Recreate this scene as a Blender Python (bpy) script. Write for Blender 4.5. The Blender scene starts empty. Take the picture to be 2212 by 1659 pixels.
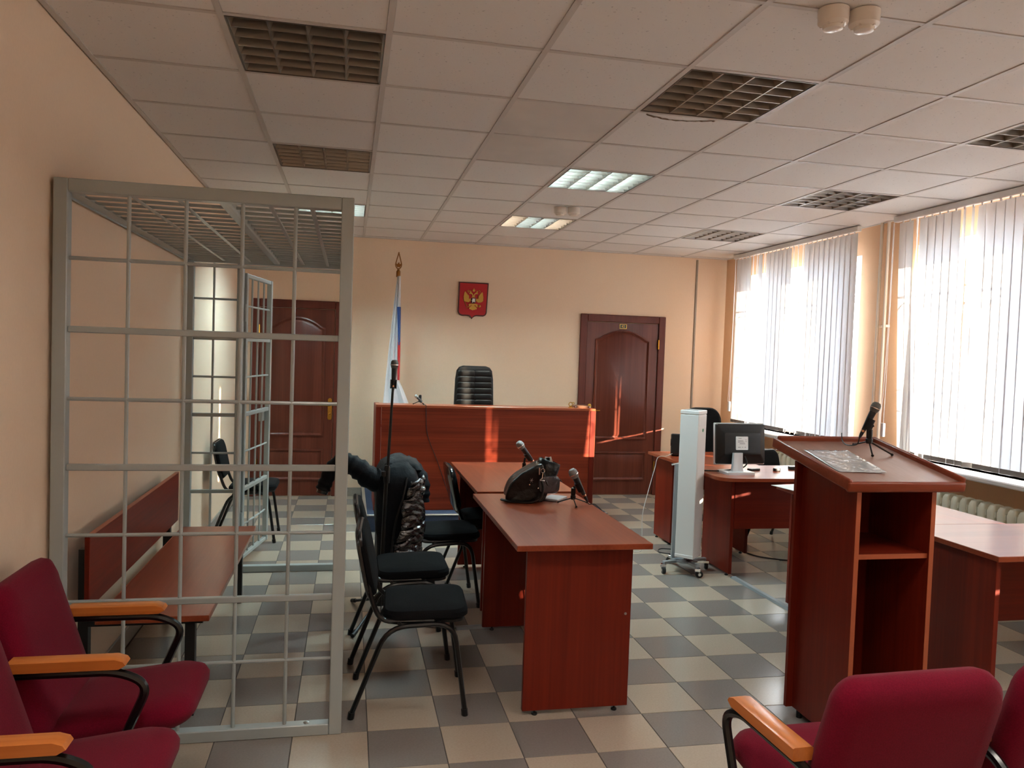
import bpy, bmesh, math, random
from mathutils import Vector, Matrix, noise
random.seed(7)
SC = bpy.context.scene
COL = SC.collection
R = math.radians
HC = 2.758                      # ceiling height
XL, XR, YF, YB = -0.02, 5.38, 6.12, -3.4

# ------------------------------------------------------------------ camera
YAW, PITCH, ROLL = -0.2051176, -0.0387704, -0.0340170
CAM = Vector((1.08581, -2.40682, 1.58203)); FPX = 1693.519
_m = (Matrix.Rotation(YAW, 3, 'Z') @ Matrix.Rotation(PITCH, 3, 'X') @ Matrix.Rotation(ROLL, 3, 'Y'))
cam_d = bpy.data.cameras.new('camera'); cam_d.sensor_width = 36; cam_d.sensor_fit = 'HORIZONTAL'
cam_d.lens = FPX / 2212 * 36; cam_d.clip_start = 0.02; cam_d.clip_end = 300
cam = bpy.data.objects.new('camera', cam_d); COL.objects.link(cam)
rt, fw, up = _m.col[0], _m.col[1], _m.col[2]
m4 = Matrix(((rt.x, up.x, -fw.x, CAM.x), (rt.y, up.y, -fw.y, CAM.y), (rt.z, up.z, -fw.z, CAM.z), (0, 0, 0, 1)))
cam.matrix_world = m4
SC.camera = cam

# ------------------------------------------------------------------ world, sun, exposure
SKY_STRENGTH, SUN_ENERGY, EXPOSURE = 2.9, 9.5, 2.36
w = bpy.data.worlds.new('world'); SC.world = w; w.use_nodes = True
bg = w.node_tree.nodes['Background']; bg.inputs[0].default_value = (0.80, 0.90, 1.0, 1); bg.inputs[1].default_value = SKY_STRENGTH
sun_d = bpy.data.lights.new('sun', 'SUN'); sun_d.energy = SUN_ENERGY; sun_d.angle = R(0.6); sun_d.color = (1.0, 0.82, 0.60)
sun = bpy.data.objects.new('sun', sun_d); COL.objects.link(sun); sun.location = (12, -4, 5)
SUN_DIR = Vector((-1.0, 0.83, -0.2185)).normalized()
sun.rotation_mode = 'QUATERNION'; sun.rotation_quaternion = SUN_DIR.to_track_quat('-Z', 'Y')
vs = SC.view_settings; vs.view_transform = 'Standard'; vs.look = 'None'; vs.gamma = 1; vs.use_curve_mapping = False; vs.exposure = EXPOSURE
cy = SC.cycles
cy.use_denoising = True; cy.max_bounces = 10; cy.diffuse_bounces = 6; cy.glossy_bounces = 4; cy.transmission_bounces = 6
cy.transparent_max_bounces = 12; cy.sample_clamp_indirect = 6; cy.caustics_reflective = False; cy.caustics_refractive = False

# ------------------------------------------------------------------ materials
def lin(c):
    o = []
    for v in c[:3]:
        v = v / 255
        o.append(v / 12.92 if v <= .04045 else ((v + .055) / 1.055) ** 2.4)
    return (*o, 1)
MATS = {}
def mat(name, rgb, rough=.5, metal=0., spec=.5, var=0., nz=None, bump=None, coat=0., emit=None, sheen=0.):
    m = bpy.data.materials.new(name); m.use_nodes = True; nt = m.node_tree; N = nt.nodes; L = nt.links
    b = N['Principled BSDF']; b.inputs['Roughness'].default_value = rough; b.inputs['Metallic'].default_value = metal
    b.inputs['Specular IOR Level'].default_value = spec; b.inputs['Coat Weight'].default_value = coat; b.inputs['Coat Roughness'].default_value = .12
    if sheen: b.inputs['Sheen Weight'].default_value = sheen
    c = lin(rgb); b.inputs['Base Color'].default_value = c; out = None
    if nz or bump: tc = N.new('ShaderNodeTexCoord')
    if nz:                                             # (scale xyz, amount, detail)
        mp = N.new('ShaderNodeMapping'); mp.inputs['Scale'].default_value = nz[0]; L.new(tc.outputs['Object'], mp.inputs[0])
        n = N.new('ShaderNodeTexNoise'); n.inputs['Scale'].default_value = 1; n.inputs['Detail'].default_value = nz[2] if len(nz) > 2 else 4
        L.new(mp.outputs[0], n.inputs['Vector'])
        r = N.new('ShaderNodeMapRange'); r.inputs[1].default_value = .3; r.inputs[2].default_value = .7
        r.inputs[3].default_value = 1 - nz[1]; r.inputs[4].default_value = 1 + nz[1]; L.new(n.outputs[0], r.inputs[0]); out = r.outputs[0]
    if var:
        oi = N.new('ShaderNodeObjectInfo'); r2 = N.new('ShaderNodeMapRange'); r2.inputs[3].default_value = 1 - var; r2.inputs[4].default_value = 1 + var
        L.new(oi.outputs['Random'], r2.inputs[0])
        if out is None: out = r2.outputs[0]
        else:
            mu = N.new('ShaderNodeMath'); mu.operation = 'MULTIPLY'; L.new(out, mu.inputs[0]); L.new(r2.outputs[0], mu.inputs[1]); out = mu.outputs[0]
    if out is not None:
        v = N.new('ShaderNodeVectorMath'); v.operation = 'SCALE'; v.inputs[0].default_value = c[:3]; L.new(out, v.inputs['Scale']); L.new(v.outputs[0], b.inputs['Base Color'])
    if bump:                                           # (scale xyz, strength, distance)
        mp = N.new('ShaderNodeMapping'); mp.inputs['Scale'].default_value = bump[0]; L.new(tc.outputs['Object'], mp.inputs[0])
        n = N.new('ShaderNodeTexNoise'); n.inputs['Scale'].default_value = 1; n.inputs['Detail'].default_value = 3; L.new(mp.outputs[0], n.inputs['Vector'])
        bp = N.new('ShaderNodeBump'); bp.inputs['Strength'].default_value = bump[1]; bp.inputs['Distance'].default_value = bump[2]
        L.new(n.outputs[0], bp.inputs['Height']); L.new(bp.outputs[0], b.inputs['Normal'])
    if emit: b.inputs['Emission Color'].default_value = (*emit[0], 1); b.inputs['Emission Strength'].default_value = emit[1]
    MATS[name] = m
    return m
def wood(name, dark, light, axis, rough=.42, coat=.06, band=7, spec=.25):
    m = bpy.data.materials.new(name); m.use_nodes = True; nt = m.node_tree; N = nt.nodes; L = nt.links; b = N['Principled BSDF']
    b.inputs['Roughness'].default_value = rough; b.inputs['Coat Weight'].default_value = coat; b.inputs['Coat Roughness'].default_value = .2
    b.inputs['Specular IOR Level'].default_value = spec
    tc = N.new('ShaderNodeTexCoord'); outs = []
    oi = N.new('ShaderNodeObjectInfo'); ad = N.new('ShaderNodeVectorMath'); ad.operation = 'ADD'
    mk = N.new('ShaderNodeVectorMath'); mk.operation = 'SCALE'; mk.inputs[0].default_value = (3, 5, 7); L.new(oi.outputs['Random'], mk.inputs['Scale'])
    L.new(tc.outputs['Object'], ad.inputs[0]); L.new(mk.outputs[0], ad.inputs[1])
    for s, st in ((band, .25), (70, 1.6)):
        mp = N.new('ShaderNodeMapping'); sc = [s, s, s]; sc['xyz'.index(axis)] = st; mp.inputs['Scale'].default_value = sc
        L.new(ad.outputs[0], mp.inputs[0]); n = N.new('ShaderNodeTexNoise'); n.inputs['Scale'].default_value = 1; n.inputs['Detail'].default_value = 4
        L.new(mp.outputs[0], n.inputs['Vector']); outs.append(n.outputs[0])
    mx = N.new('ShaderNodeMix'); mx.inputs[0].default_value = .35; L.new(outs[0], mx.inputs[2]); L.new(outs[1], mx.inputs[3])
    cr = N.new('ShaderNodeValToRGB'); cr.color_ramp.elements[0].position = .36; cr.color_ramp.elements[1].position = .66
    cr.color_ramp.elements[0].color = lin(dark); cr.color_ramp.elements[1].color = lin(light)
    L.new(mx.outputs[0], cr.inputs[0]); L.new(cr.outputs[0], b.inputs['Base Color']); MATS[name] = m
    return m
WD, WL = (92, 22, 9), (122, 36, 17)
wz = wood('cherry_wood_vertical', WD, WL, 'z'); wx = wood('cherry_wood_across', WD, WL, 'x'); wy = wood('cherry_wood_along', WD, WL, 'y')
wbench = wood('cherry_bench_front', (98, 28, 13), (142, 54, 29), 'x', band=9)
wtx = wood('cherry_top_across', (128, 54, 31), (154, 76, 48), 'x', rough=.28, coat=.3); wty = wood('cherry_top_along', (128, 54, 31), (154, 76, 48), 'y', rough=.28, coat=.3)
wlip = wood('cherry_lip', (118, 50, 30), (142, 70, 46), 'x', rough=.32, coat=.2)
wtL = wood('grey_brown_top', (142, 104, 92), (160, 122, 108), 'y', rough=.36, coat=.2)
wedge = mat('cherry_edge_band', (168, 86, 52), .4)
doorw = wood('mahogany_door', (86, 38, 27), (110, 54, 40), 'z', rough=.35, coat=.2, band=10)
doorf = wood('mahogany_frame', (84, 36, 27), (106, 50, 38), 'z', rough=.4)
armw = wood('honey_arm_wood', (176, 98, 42), (206, 126, 62), 'x', rough=.3, coat=.3, band=16)
wall_m = mat('peach_wallpaper', (232, 207, 181), .85, spec=.2, nz=((240, 240, 60), .02, 2), bump=((220, 220, 25), .25, .002))
wallr_m = mat('orange_wall_paint', (228, 190, 154), .85, spec=.2, nz=((240, 240, 60), .02, 2), bump=((220, 220, 25), .2, .002))
grout = mat('floor_grout', (78, 74, 70), .9)
tile_b = mat('beige_stone_tile', (176, 161, 144), .17, spec=.5, var=.04, nz=((120, 120, 120), .06, 5), bump=((9, 9, 9), .04, .01))
tile_g = mat('grey_stone_tile', (131, 124, 118), .17, spec=.5, var=.05, nz=((120, 120, 120), .06, 5), bump=((9, 9, 9), .04, .01))
plast = mat('white_paint', (225, 224, 220), .7)
def ceil_mat():
    m = mat('mineral_ceiling_tile', (224, 220, 216), .9, spec=.15, var=.025)
    nt = m.node_tree; N = nt.nodes; L = nt.links; b = N['Principled BSDF']; tc = N.new('ShaderNodeTexCoord')
    n = N.new('ShaderNodeTexNoise'); n.inputs['Scale'].default_value = 85; n.inputs['Detail'].default_value = 1; L.new(tc.outputs['Object'], n.inputs['Vector'])
    r = N.new('ShaderNodeMapRange'); r.inputs[1].default_value = .70; r.inputs[2].default_value = .76; r.inputs[3].default_value = 1; r.inputs[4].default_value = .68
    L.new(n.outputs[0], r.inputs[0]); src = b.inputs['Base Color'].links[0].from_socket
    v = N.new('ShaderNodeVectorMath'); v.operation = 'SCALE'; L.new(src, v.inputs[0]); L.new(r.outputs[0], v.inputs['Scale']); L.new(v.outputs[0], b.inputs['Base Color'])
    return m
ctile = ceil_mat()
ctile2 = mat('water_stained_ceiling_tile', (209, 202, 195), .9, spec=.15, nz=((3, 3, 3), .06, 3))
tee_m = mat('painted_steel_tee', (196, 190, 184), .5, spec=.4)
mirror = mat('mirror_louver_aluminium', (150, 143, 135), .32, metal=1)
housing_m = mat('lamp_housing_metal', (120, 112, 105), .35, metal=.8)
tube_off = mat('fluorescent_tube_glass', (196, 188, 176), .3)
tube_on = mat('lit_cool_tube', (230, 250, 255), .4, emit=((.64, .93, 1.0), 62))
tube_warm = mat('lit_warm_tube', (255, 250, 230), .4, emit=((1, .93, .76), 62))
tube_fill = mat('added_fill_tube', (255, 250, 230), .4, emit=((1, .96, .90), 25))  # tubes of the lamps added behind the camera to brighten the room
cage_m = mat('grey_gloss_enamel', (160, 167, 165), .35, spec=.5, coat=.2, bump=((40, 40, 40), .08, .003))
black_metal = mat('black_gloss_enamel', (9, 9, 10), .3, spec=.4, coat=.12)
black_paint = mat('black_square_steel', (16, 16, 18), .45)
black_fab = mat('black_weave', (15, 15, 17), .95, spec=.15, nz=((300, 300, 300), .3, 2), bump=((400, 400, 400), .5, .002))
blk_plastic = mat('black_plastic', (13, 13, 14), .42, spec=.35)
blk_gloss = mat('black_shell_plastic', (16, 16, 18), .18, spec=.6)
leather = mat('black_leather', (10, 10, 11), .45, spec=.3, bump=((160, 160, 160), .25, .002))
leather2 = mat('black_soft_leather', (6, 6, 7), .3, spec=.32, bump=((30, 30, 30), .55, .012))
red_fab = mat('maroon_upholstery', (102, 13, 33), .95, spec=.05, nz=((260, 260, 260), .14, 2), bump=((420, 420, 420), .35, .0015), sheen=.06)
carpet = mat('navy_carpet', (58, 66, 84), .95, spec=.1, nz=((300, 300, 300), .25, 2))
alu = mat('brushed_aluminium', (190, 190, 188), .3, metal=.9)
chrome = mat('chrome', (220, 220, 222), .12, metal=1)
gold = mat('polished_brass', (214, 170, 80), .22, metal=1)
gold_p = mat('gold_relief_paint', (196, 148, 58), .4, metal=.35, spec=.6)
gold_d = mat('aged_gold', (150, 98, 40), .35, metal=.7)
em_red = mat('crimson_cloth', (178, 12, 24), .6)
em_frame = mat('dark_cherry_frame', (70, 18, 20), .3, coat=.3)
silver_p = mat('silver_relief_paint', (210, 212, 214), .35, metal=.3)
flag_w = mat('white_satin', (226, 226, 230), .42, sheen=.3); flag_b = mat('blue_satin', (36, 78, 150), .45); flag_r = mat('red_satin', (210, 44, 50), .45)
mic_b = mat('black_mic_body', (28, 30, 34), .4); mic_g = mat('grey_mic_grille', (140, 142, 142), .4, metal=.55, bump=((700, 700, 700), .8, .002)); mic_d = mat('dark_mic_grille', (96, 94, 88), .45, metal=.4, bump=((700, 700, 700), .8, .002))
copper = mat('copper_ring', (200, 150, 120), .25, metal=1)
rubber = mat('black_rubber_cable', (18, 18, 18), .55)
grey_cab = mat('white_cable', (196, 192, 186), .5)
uv_white = mat('white_enamel_case', (232, 232, 230), .32, coat=.2); uv_grey = mat('grey_powder_steel', (150, 153, 156), .4, metal=.3)
green_m = mat('green_sticker', (40, 130, 90), .5); white_st = mat('white_sticker', (226, 226, 224), .5); ink = mat('sticker_ink', (60, 60, 62), .6)
silver_pl = mat('silver_plastic', (200, 202, 204), .3, metal=.35)
paper = mat('white_paper', (232, 232, 230), .7)
foil = mat('grey_plastic_sleeve', (176, 180, 184), .16, spec=.7, coat=.5, bump=((18, 18, 18), .6, .02))
coat_m = mat('navy_nylon', (10, 13, 20), .65, spec=.18, bump=((18, 18, 18), .5, .015))
lining_m = mat('shiny_black_lining', (30, 28, 33), .16, spec=1.0, coat=.6, bump=((16, 16, 40), .6, .02))
rad_m = mat('cream_radiator_enamel', (226, 218, 196), .4, coat=.2)
pvc = mat('white_pvc', (236, 238, 240), .3, coat=.2)
pipe_m = mat('white_pipe_paint', (222, 212, 200), .45)
snow = mat('snow_ground', (225, 230, 238), .9)
grille_m = mat('dark_wrought_iron', (60, 60, 64), .5)
stone_out = mat('facade_plaster', (200, 196, 190), .9)
skirt_m = mat('grey_skirting_tile', (150, 144, 136), .3, nz=((60, 60, 60), .06, 4))
det_m = mat('cream_detector_plastic', (226, 216, 204), .28, coat=.3)
plate_m = mat('green_black_plate', (26, 40, 26), .35)
duct_m = mat('grey_floor_duct', (128, 132, 134), .4)
weight_m = mat('slat_weight_plastic', (120, 112, 104), .6)
def glass_mat():
    m = bpy.data.materials.new('window_glass'); m.use_nodes = True; nt = m.node_tree; N = nt.nodes; L = nt.links; N.clear()
    o = N.new('ShaderNodeOutputMaterial'); t = N.new('ShaderNodeBsdfTransparent'); g = N.new('ShaderNodeBsdfGlossy'); g.inputs['Roughness'].default_value = .02
    lw = N.new('ShaderNodeLayerWeight'); lw.inputs[0].default_value = .5; pw = N.new('ShaderNodeMath'); pw.operation = 'POWER'; pw.inputs[1].default_value = 4; L.new(lw.outputs['Facing'], pw.inputs[0])
    f = N.new('ShaderNodeMapRange'); f.inputs[3].default_value = .04; f.inputs[4].default_value = .7; L.new(pw.outputs[0], f.inputs[0]); x = N.new('ShaderNodeMixShader')
    L.new(f.outputs[0], x.inputs[0]); L.new(t.outputs[0], x.inputs[1]); L.new(g.outputs[0], x.inputs[2]); L.new(x.outputs[0], o.inputs[0]); return m
glass = glass_mat()
def slat_mat():
    m = bpy.data.materials.new('translucent_slat_fabric'); m.use_nodes = True; nt = m.node_tree; N = nt.nodes; L = nt.links; N.clear()
    o = N.new('ShaderNodeOutputMaterial'); d = N.new('ShaderNodeBsdfDiffuse'); t = N.new('ShaderNodeBsdfTranslucent'); x = N.new('ShaderNodeMixShader')
    d.inputs[0].default_value = (.86, .86, .86, 1); t.inputs[0].default_value = (.76, .79, .83, 1); x.inputs[0].default_value = .17
    tc = N.new('ShaderNodeTexCoord'); n = N.new('ShaderNodeTexNoise'); n.inputs['Scale'].default_value = 260; L.new(tc.outputs['Object'], n.inputs['Vector'])
    bp = N.new('ShaderNodeBump'); bp.inputs['Strength'].default_value = .15; bp.inputs['Distance'].default_value = .001; L.new(n.outputs[0], bp.inputs['Height']); L.new(bp.outputs[0], d.inputs['Normal'])
    L.new(d.outputs[0], x.inputs[1]); L.new(t.outputs[0], x.inputs[2]); L.new(x.outputs[0], o.inputs[0]); return m
slat_m = slat_mat()

# ------------------------------------------------------------------ mesh building
def V(*a): return Vector(a)
class MB:
    def __init__(s): s.v = []; s.f = []
    def add(s, vs, fs, M=None):
        n = len(s.v)
        s.v += [tuple(M @ Vector(p)) if M else tuple(p) for p in vs]; s.f += [tuple(i + n for i in f) for f in fs]; return s
    def box(s, x0, x1, y0, y1, z0, z1, bev=0, M=None, seg=1):
        if not bev:
            return s.add([(x, y, z) for z in (z0, z1) for y in (y0, y1) for x in (x0, x1)], [(0, 2, 3, 1), (4, 5, 7, 6), (0, 1, 5, 4), (2, 6, 7, 3), (0, 4, 6, 2), (1, 3, 7, 5)], M)
        bm = bmesh.new(); bmesh.ops.create_cube(bm, size=1)
        for v in bm.verts: v.co = ((x0 + x1) / 2 + v.co.x * (x1 - x0), (y0 + y1) / 2 + v.co.y * (y1 - y0), (z0 + z1) / 2 + v.co.z * (z1 - z0))
        bmesh.ops.bevel(bm, geom=bm.edges[:] , offset=bev, segments=seg, affect='EDGES', profile=.5)
        bm.verts.index_update(); s.add([v.co[:] for v in bm.verts], [[v.index for v in f.verts] for f in bm.faces], M); bm.free(); return s
    def tube(s, pts, r, n=8, closed=False, caps=True, rr=None):
        P = [Vector(p) for p in pts]; k = len(P); rings = []; ref = None
        for i, p in enumerate(P):
            a = P[(i - 1) % k] if (closed or i) else p; b = P[(i + 1) % k] if (closed or i < k - 1) else p
            t = (b - a).normalized()
            if ref is None:
                ref = Vector((0, 0, 1)) if abs(t.z) < .9 else Vector((1, 0, 0))
            ref = (ref - t * ref.dot(t)).normalized(); bi = t.cross(ref); q = rr[i] if rr else r
            rings.append([p + (ref * math.cos(2 * math.pi * j / n) + bi * math.sin(2 * math.pi * j / n)) * q for j in range(n)])
        return s.loft(rings, cap=caps and not closed, loop=closed)
    def loft(s, rings, cap=True, loop=False, M=None):
        n = len(rings[0]); vs = [p for r in rings for p in r]; fs = []
        k = len(rings)
        for i in range(k if loop else k - 1):
            for j in range(n):
                a, b, c, d = i * n + j, i * n + (j + 1) % n, ((i + 1) % k) * n + (j + 1) % n, ((i + 1) % k) * n + j
                fs.append((a, b, c, d))
        if cap: fs.append(tuple(range(n - 1, -1, -1))); fs.append(tuple((k - 1) * n + j for j in range(n)))
        return s.add(vs, fs, M)
    def lathe(s, prof, n=16, M=None):
        return s.loft([[(r * math.cos(2 * math.pi * j / n), r * math.sin(2 * math.pi * j / n), z) for j in range(n)] for r, z in prof], True, False, M)
    def cyl(s, p0, p1, r0, r1=None, n=10): return s.tube([p0, p1], r0, n, rr=[r0, r0 if r1 is None else r1])
    def prism(s, out, h0, h1, M=None):
        n = len(out); vs = [(x, y, h0) for x, y in out] + [(x, y, h1) for x, y in out]
        return s.add(vs, [tuple(range(n - 1, -1, -1)), tuple(range(n, 2 * n))] + [(i, (i + 1) % n, n + (i + 1) % n, n + i) for i in range(n)], M)
    def grid(s, fn, nu, nv):
        vs = [fn(i / nu, j / nv) for j in range(nv + 1) for i in range(nu + 1)]
        return s.add(vs, [(j * (nu + 1) + i, j * (nu + 1) + i + 1, (j + 1) * (nu + 1) + i + 1, (j + 1) * (nu + 1) + i) for j in range(nv) for i in range(nu)])
    def mesh(s, name, m, smooth=True, ang=35):
        me = bpy.data.meshes.new(name); me.from_pydata(s.v, [], s.f); me.materials.append(m)
        bm = bmesh.new(); bm.from_mesh(me); bmesh.ops.recalc_face_normals(bm, faces=bm.faces); bm.to_mesh(me); bm.free()
        if smooth: me.polygons.foreach_set('use_smooth', [True] * len(me.polygons)); me.set_sharp_from_angle(angle=R(ang))
        me.update(); return me
    def obj(s, name, m, parent=None, smooth=True, ang=35): return link(name, s.mesh(name, m, smooth, ang), parent)
def link(name, me, parent=None, loc=None, rz=None):
    o = bpy.data.objects.new(name, me); COL.objects.link(o)
    if parent is not None: o.parent = parent
    if loc is not None: o.location = loc
    if rz is not None: o.rotation_euler = (0, 0, rz)
    return o
def tag(o, label, cat, group=None):
    o['label'] = label; o['category'] = cat
    if group: o['group'] = group
    return o
def thing(name, label, cat, loc=(0, 0, 0), rz=0, group=None):
    o = bpy.data.objects.new(name, None); COL.objects.link(o); o.location = loc; o.rotation_euler = (0, 0, rz); o.empty_display_size = .1
    return tag(o, label, cat, group)
def struct(o): o['kind'] = 'structure'; return o
def snode(name, loc=(0, 0, 0)):
    o = bpy.data.objects.new(name, None); COL.objects.link(o); o.location = loc; o.empty_display_size = .1; return struct(o)
def children(o): return [c for c in bpy.data.objects if c.parent == o]
KIDS = {}
def copy_tree(o, loc, rz, label=None, group=None):
    c = o.copy(); COL.objects.link(c); c.location = loc; c.rotation_euler = (0, 0, rz)
    if label: c['label'] = label
    if group: c['group'] = group
    for ch in children(o):
        d = ch.copy(); COL.objects.link(d); d.parent = c
        for g in children(ch): e = g.copy(); COL.objects.link(e); e.parent = d
    return c
def rrect(w, h, r, n=5, cx=0, cy_=0):
    o = []
    for sx, sy, a0 in ((1, 1, 0), (-1, 1, 90), (-1, -1, 180), (1, -1, 270)):
        for i in range(n + 1):
            a = R(a0 + 90 * i / n); o.append((cx + sx * (w / 2 - r) + r * math.cos(a), cy_ + sy * (h / 2 - r) + r * math.sin(a)))
    return o
def smooth_path(pts, n=6):
    P = [Vector(p) for p in pts]; out = []
    for i in range(len(P) - 1):
        p0, p1, p2, p3 = P[max(i - 1, 0)], P[i], P[i + 1], P[min(i + 2, len(P) - 1)]
        for j in range(n):
            t = j / n; out.append(.5 * ((2 * p1) + (p2 - p0) * t + (2 * p0 - 5 * p1 + 4 * p2 - p3) * t * t + (3 * p1 - p0 - 3 * p2 + p3) * t ** 3))
    return out + [P[-1]]
def round_path(pts, r, n=5):
    P = [Vector(p) for p in pts]; out = [P[0]]
    for i in range(1, len(P) - 1):
        a, b, c = P[i - 1], P[i], P[i + 1]; u = (a - b); v = (c - b); d = min(r, u.length * .49, v.length * .49); u = u.normalized() * d; v = v.normalized() * d
        for j in range(n + 1):
            t = j / n; out.append((b + u) * (1 - t) ** 2 + b * 2 * t * (1 - t) + (b + v) * t * t)
    return out + [P[-1]]
def pad(mb, w, d, h, rc, M=None, puff=.25, n=5):
    """upholstered pad, w by d by h, centred, base at 0"""
    rings = []
    e = min(h * .5, .03)
    for z, ins in ((0, e), (h * .08, e * .4), (h * .25, 0), (h * .6, 0), (h * .85, e * .35), (h * .97, e * 1.1), (h * 1.03, e * 2.4), (h * (1.03 + puff * .35), min(w, d) * .32)):
        rings.append([(x, y, z) for x, y in rrect(w - 2 * ins, d - 2 * ins, max(rc - ins * .6, .004), n)])
    return mb.loft(rings, True, False, M)
def part_box(name, parent, m, *a, bev=0, M=None): return MB().box(*a, bev=bev, M=M).obj(name, m, parent)

# ------------------------------------------------------------------ floor
TX, TY, TS = 1.1969, 0.5276, 0.3
floor = struct(MB().box(XL - .1, XR + .1, YB - .1, YF + .1, -.12, -.003).obj('floor', grout))
_inv = m4.inverted()
def project(p):
    q = _inv @ Vector(p); d = -q.z
    return (1106 + FPX * q.x / d, 829.5 - FPX * q.y / d, d) if d > .1 else None
tiles = []
for i in range(math.floor((XL - TX) / TS), math.ceil((XR - TX) / TS)):
    for j in range(math.floor((YB - TY) / TS), math.ceil((YF - TY) / TS)):
        x0, x1, y0, y1 = TX + i * TS, TX + (i + 1) * TS, TY + j * TS, TY + (j + 1) * TS
        x0, x1, y0, y1 = max(x0, XL), min(x1, XR), max(y0, YB), min(y1, YF)
        if x1 - x0 < .02 or y1 - y0 < .02: continue
        ps = [project(p) for p in ((x0, y0, 0), (x1, y0, 0), (x1, y1, 0), (x0, y1, 0))]; area = 0
        if all(ps):
            cx_ = sum(p[0] for p in ps) / 4; cy2 = sum(p[1] for p in ps) / 4
            if -80 < cx_ < 2300 and cy2 < 1740:
                area = abs(sum(ps[k][0] * ps[(k + 1) % 4][1] - ps[(k + 1) % 4][0] * ps[k][1] for k in range(4))) / 2
        tiles.append((area, i, j, x0, x1, y0, y1))
tiles.sort(reverse=True)
def tile_mb(mb, x0, x1, y0, y1):
    g, c, z = .0018, .0012, 0.0
    a = [(x0 + g, y0 + g), (x1 - g, y0 + g), (x1 - g, y1 - g), (x0 + g, y1 - g)]; b = [(x0 + g + c, y0 + g + c), (x1 - g - c, y0 + g + c), (x1 - g - c, y1 - g - c), (x0 + g + c, y1 - g - c)]
    return mb.loft([[(*p, -.004) for p in a], [(*p, z - .001) for p in a], [(*p, z) for p in b]])
TM = [tile_mb(MB(), 0, TS, 0, TS).mesh('floor_tile', m, False) for m in (tile_b, tile_g)]
rest = [MB(), MB()]
for k, (area, i, j, x0, x1, y0, y1) in enumerate(tiles):
    c = 0 if (i + j) % 2 == 1 else 1
    if k < 298 and area > 0:
        if x1 - x0 > TS - .001 and y1 - y0 > TS - .001: link('floor_tile', TM[c], floor, (x0, y0, 0))
        else: tile_mb(MB(), x0, x1, y0, y1).obj('floor_tile', (tile_b, tile_g)[c], floor, False)
    else: tile_mb(rest[c], x0, x1, y0, y1)
for c in (0, 1): o = rest[c].obj('far_floor_tiles', (tile_b, tile_g)[c], floor, False); o['kind'] = 'stuff'

# ------------------------------------------------------------------ ceiling
ceiling = struct(MB().box(XL - .1, XR + .1, YB - .1, YF + .1, HC + .16, HC + .26).obj('ceiling', plast))
LIGHTS = [(c, r) for c in (1, 4, 7) for r in (-5, -2, 1, 4, 7)]  # negative rows: unseen lamps, added and lit for fill
CT = MB().box(.013, .587, .013, .587, HC + .004, HC + .018).mesh('ceiling_tile', ctile, False)
for c in range(0, 9):
    for r in range(-6, 11):
        if (c, r) in LIGHTS: continue
        x0, x1, y0, y1 = max(c * .6, XL), min(c * .6 + .6, XR), max(r * .6, YB), min(r * .6 + .6, YF)
        if x1 - x0 < .05 or y1 - y0 < .05: continue
        if (c, r) in ((3, 2), (3, 3)): MB().box(x0 + .013, x1 - .013, y0 + .013, y1 - .013, HC + .004, HC + .018).obj('ceiling_tile', ctile2, ceiling, False)
        elif x1 - x0 > .599 and y1 - y0 > .599:
            link('ceiling_tile', CT, ceiling, (x0, y0, 0))
        else: MB().box(x0 + .013, x1 - .013, y0 + .013, y1 - .013, HC + .004, HC + .018).obj('ceiling_tile', ctile, ceiling, False)
for c in range(0, 10):
    x = min(max(c * .6, XL + .012), XR - .012); MB().box(x - .012, x + .012, YB, YF, HC, HC + .03).obj('main_tee', tee_m, ceiling)
for r in range(-5, 11):
    for c in range(9):
        MB().box(max(c * .6, XL) + .012, min(c * .6 + .6, XR) - .012, r * .6 - .011, r * .6 + .011, HC + .0006, HC + .02).obj('cross_tee', tee_m, ceiling)
MB().box(XL, XR, YF - .022, YF, HC, HC + .02).obj('edge_angle', tee_m, ceiling)
cr = MB(); pts = []; random.seed(3)                      # broken tile edge under one lamp
xs = [2.46 + .36 * i / 26 for i in range(27)]
top = [(x, 1.213) for x in xs]
bot = [(x, 1.222 + .05 * math.sin(math.pi * ((i) / 26) ** .9) + random.uniform(-.006, .006)) for i, x in enumerate(xs)]
mid = [(b[0], b[1] + .012 + random.uniform(0, .012)) for b in bot]
cr.add([(x, y, HC + .002) for x, y in bot] + [(x, y, HC + .0035) for x, y in mid], [(i, i + 1, 27 + i + 1, 27 + i) for i in range(26)])
cr.obj('broken_tile_edge', mat('crumbled_tile_core', (120, 98, 76), .95), ceiling, False)

# ------------------------------------------------------------------ walls
WINS = [(3.63, 5.54), (1.02, 2.95), (-1.58, .40)]
WZ0, WZ1, WT = .87, 2.53, .42
struct(MB().box(XL - .2, XL, YB - .2, YF + .2, -.1, HC + .2).obj('wall_left', wall_m))
struct(MB().box(XL, XR, YF, YF + .2, -.1, HC + .2).obj('wall_far', wall_m))
struct(MB().box(XL, XR, YB - .2, YB, -.1, HC + .2).obj('wall_near', wall_m))
wr = MB(); ys = [YB - .2] + [v for a, b in sorted(WINS) for v in (a, b)] + [YF + .2]
for k in range(len(ys) - 1):
    if k % 2 == 0: wr.box(XR, XR + WT, ys[k], ys[k + 1], -.1, HC + .2)
    else: wr.box(XR, XR + WT, ys[k], ys[k + 1], -.1, WZ0); wr.box(XR, XR + WT, ys[k], ys[k + 1], WZ1, HC + .2)
struct(wr.obj('wall_right', wallr_m))
struct(MB().box(XL, XL + .012, .9, YF, 0, .09, bev=.002).obj('baseboard_left', skirt_m))
struct(MB().box(1.02, 3.61, YF - .012, YF, 0, .09, bev=.002).obj('baseboard_far', skirt_m))
struct(MB().box(4.65, XR, YF - .012, YF, 0, .09, bev=.002).obj('baseboard_right', skirt_m))
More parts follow.
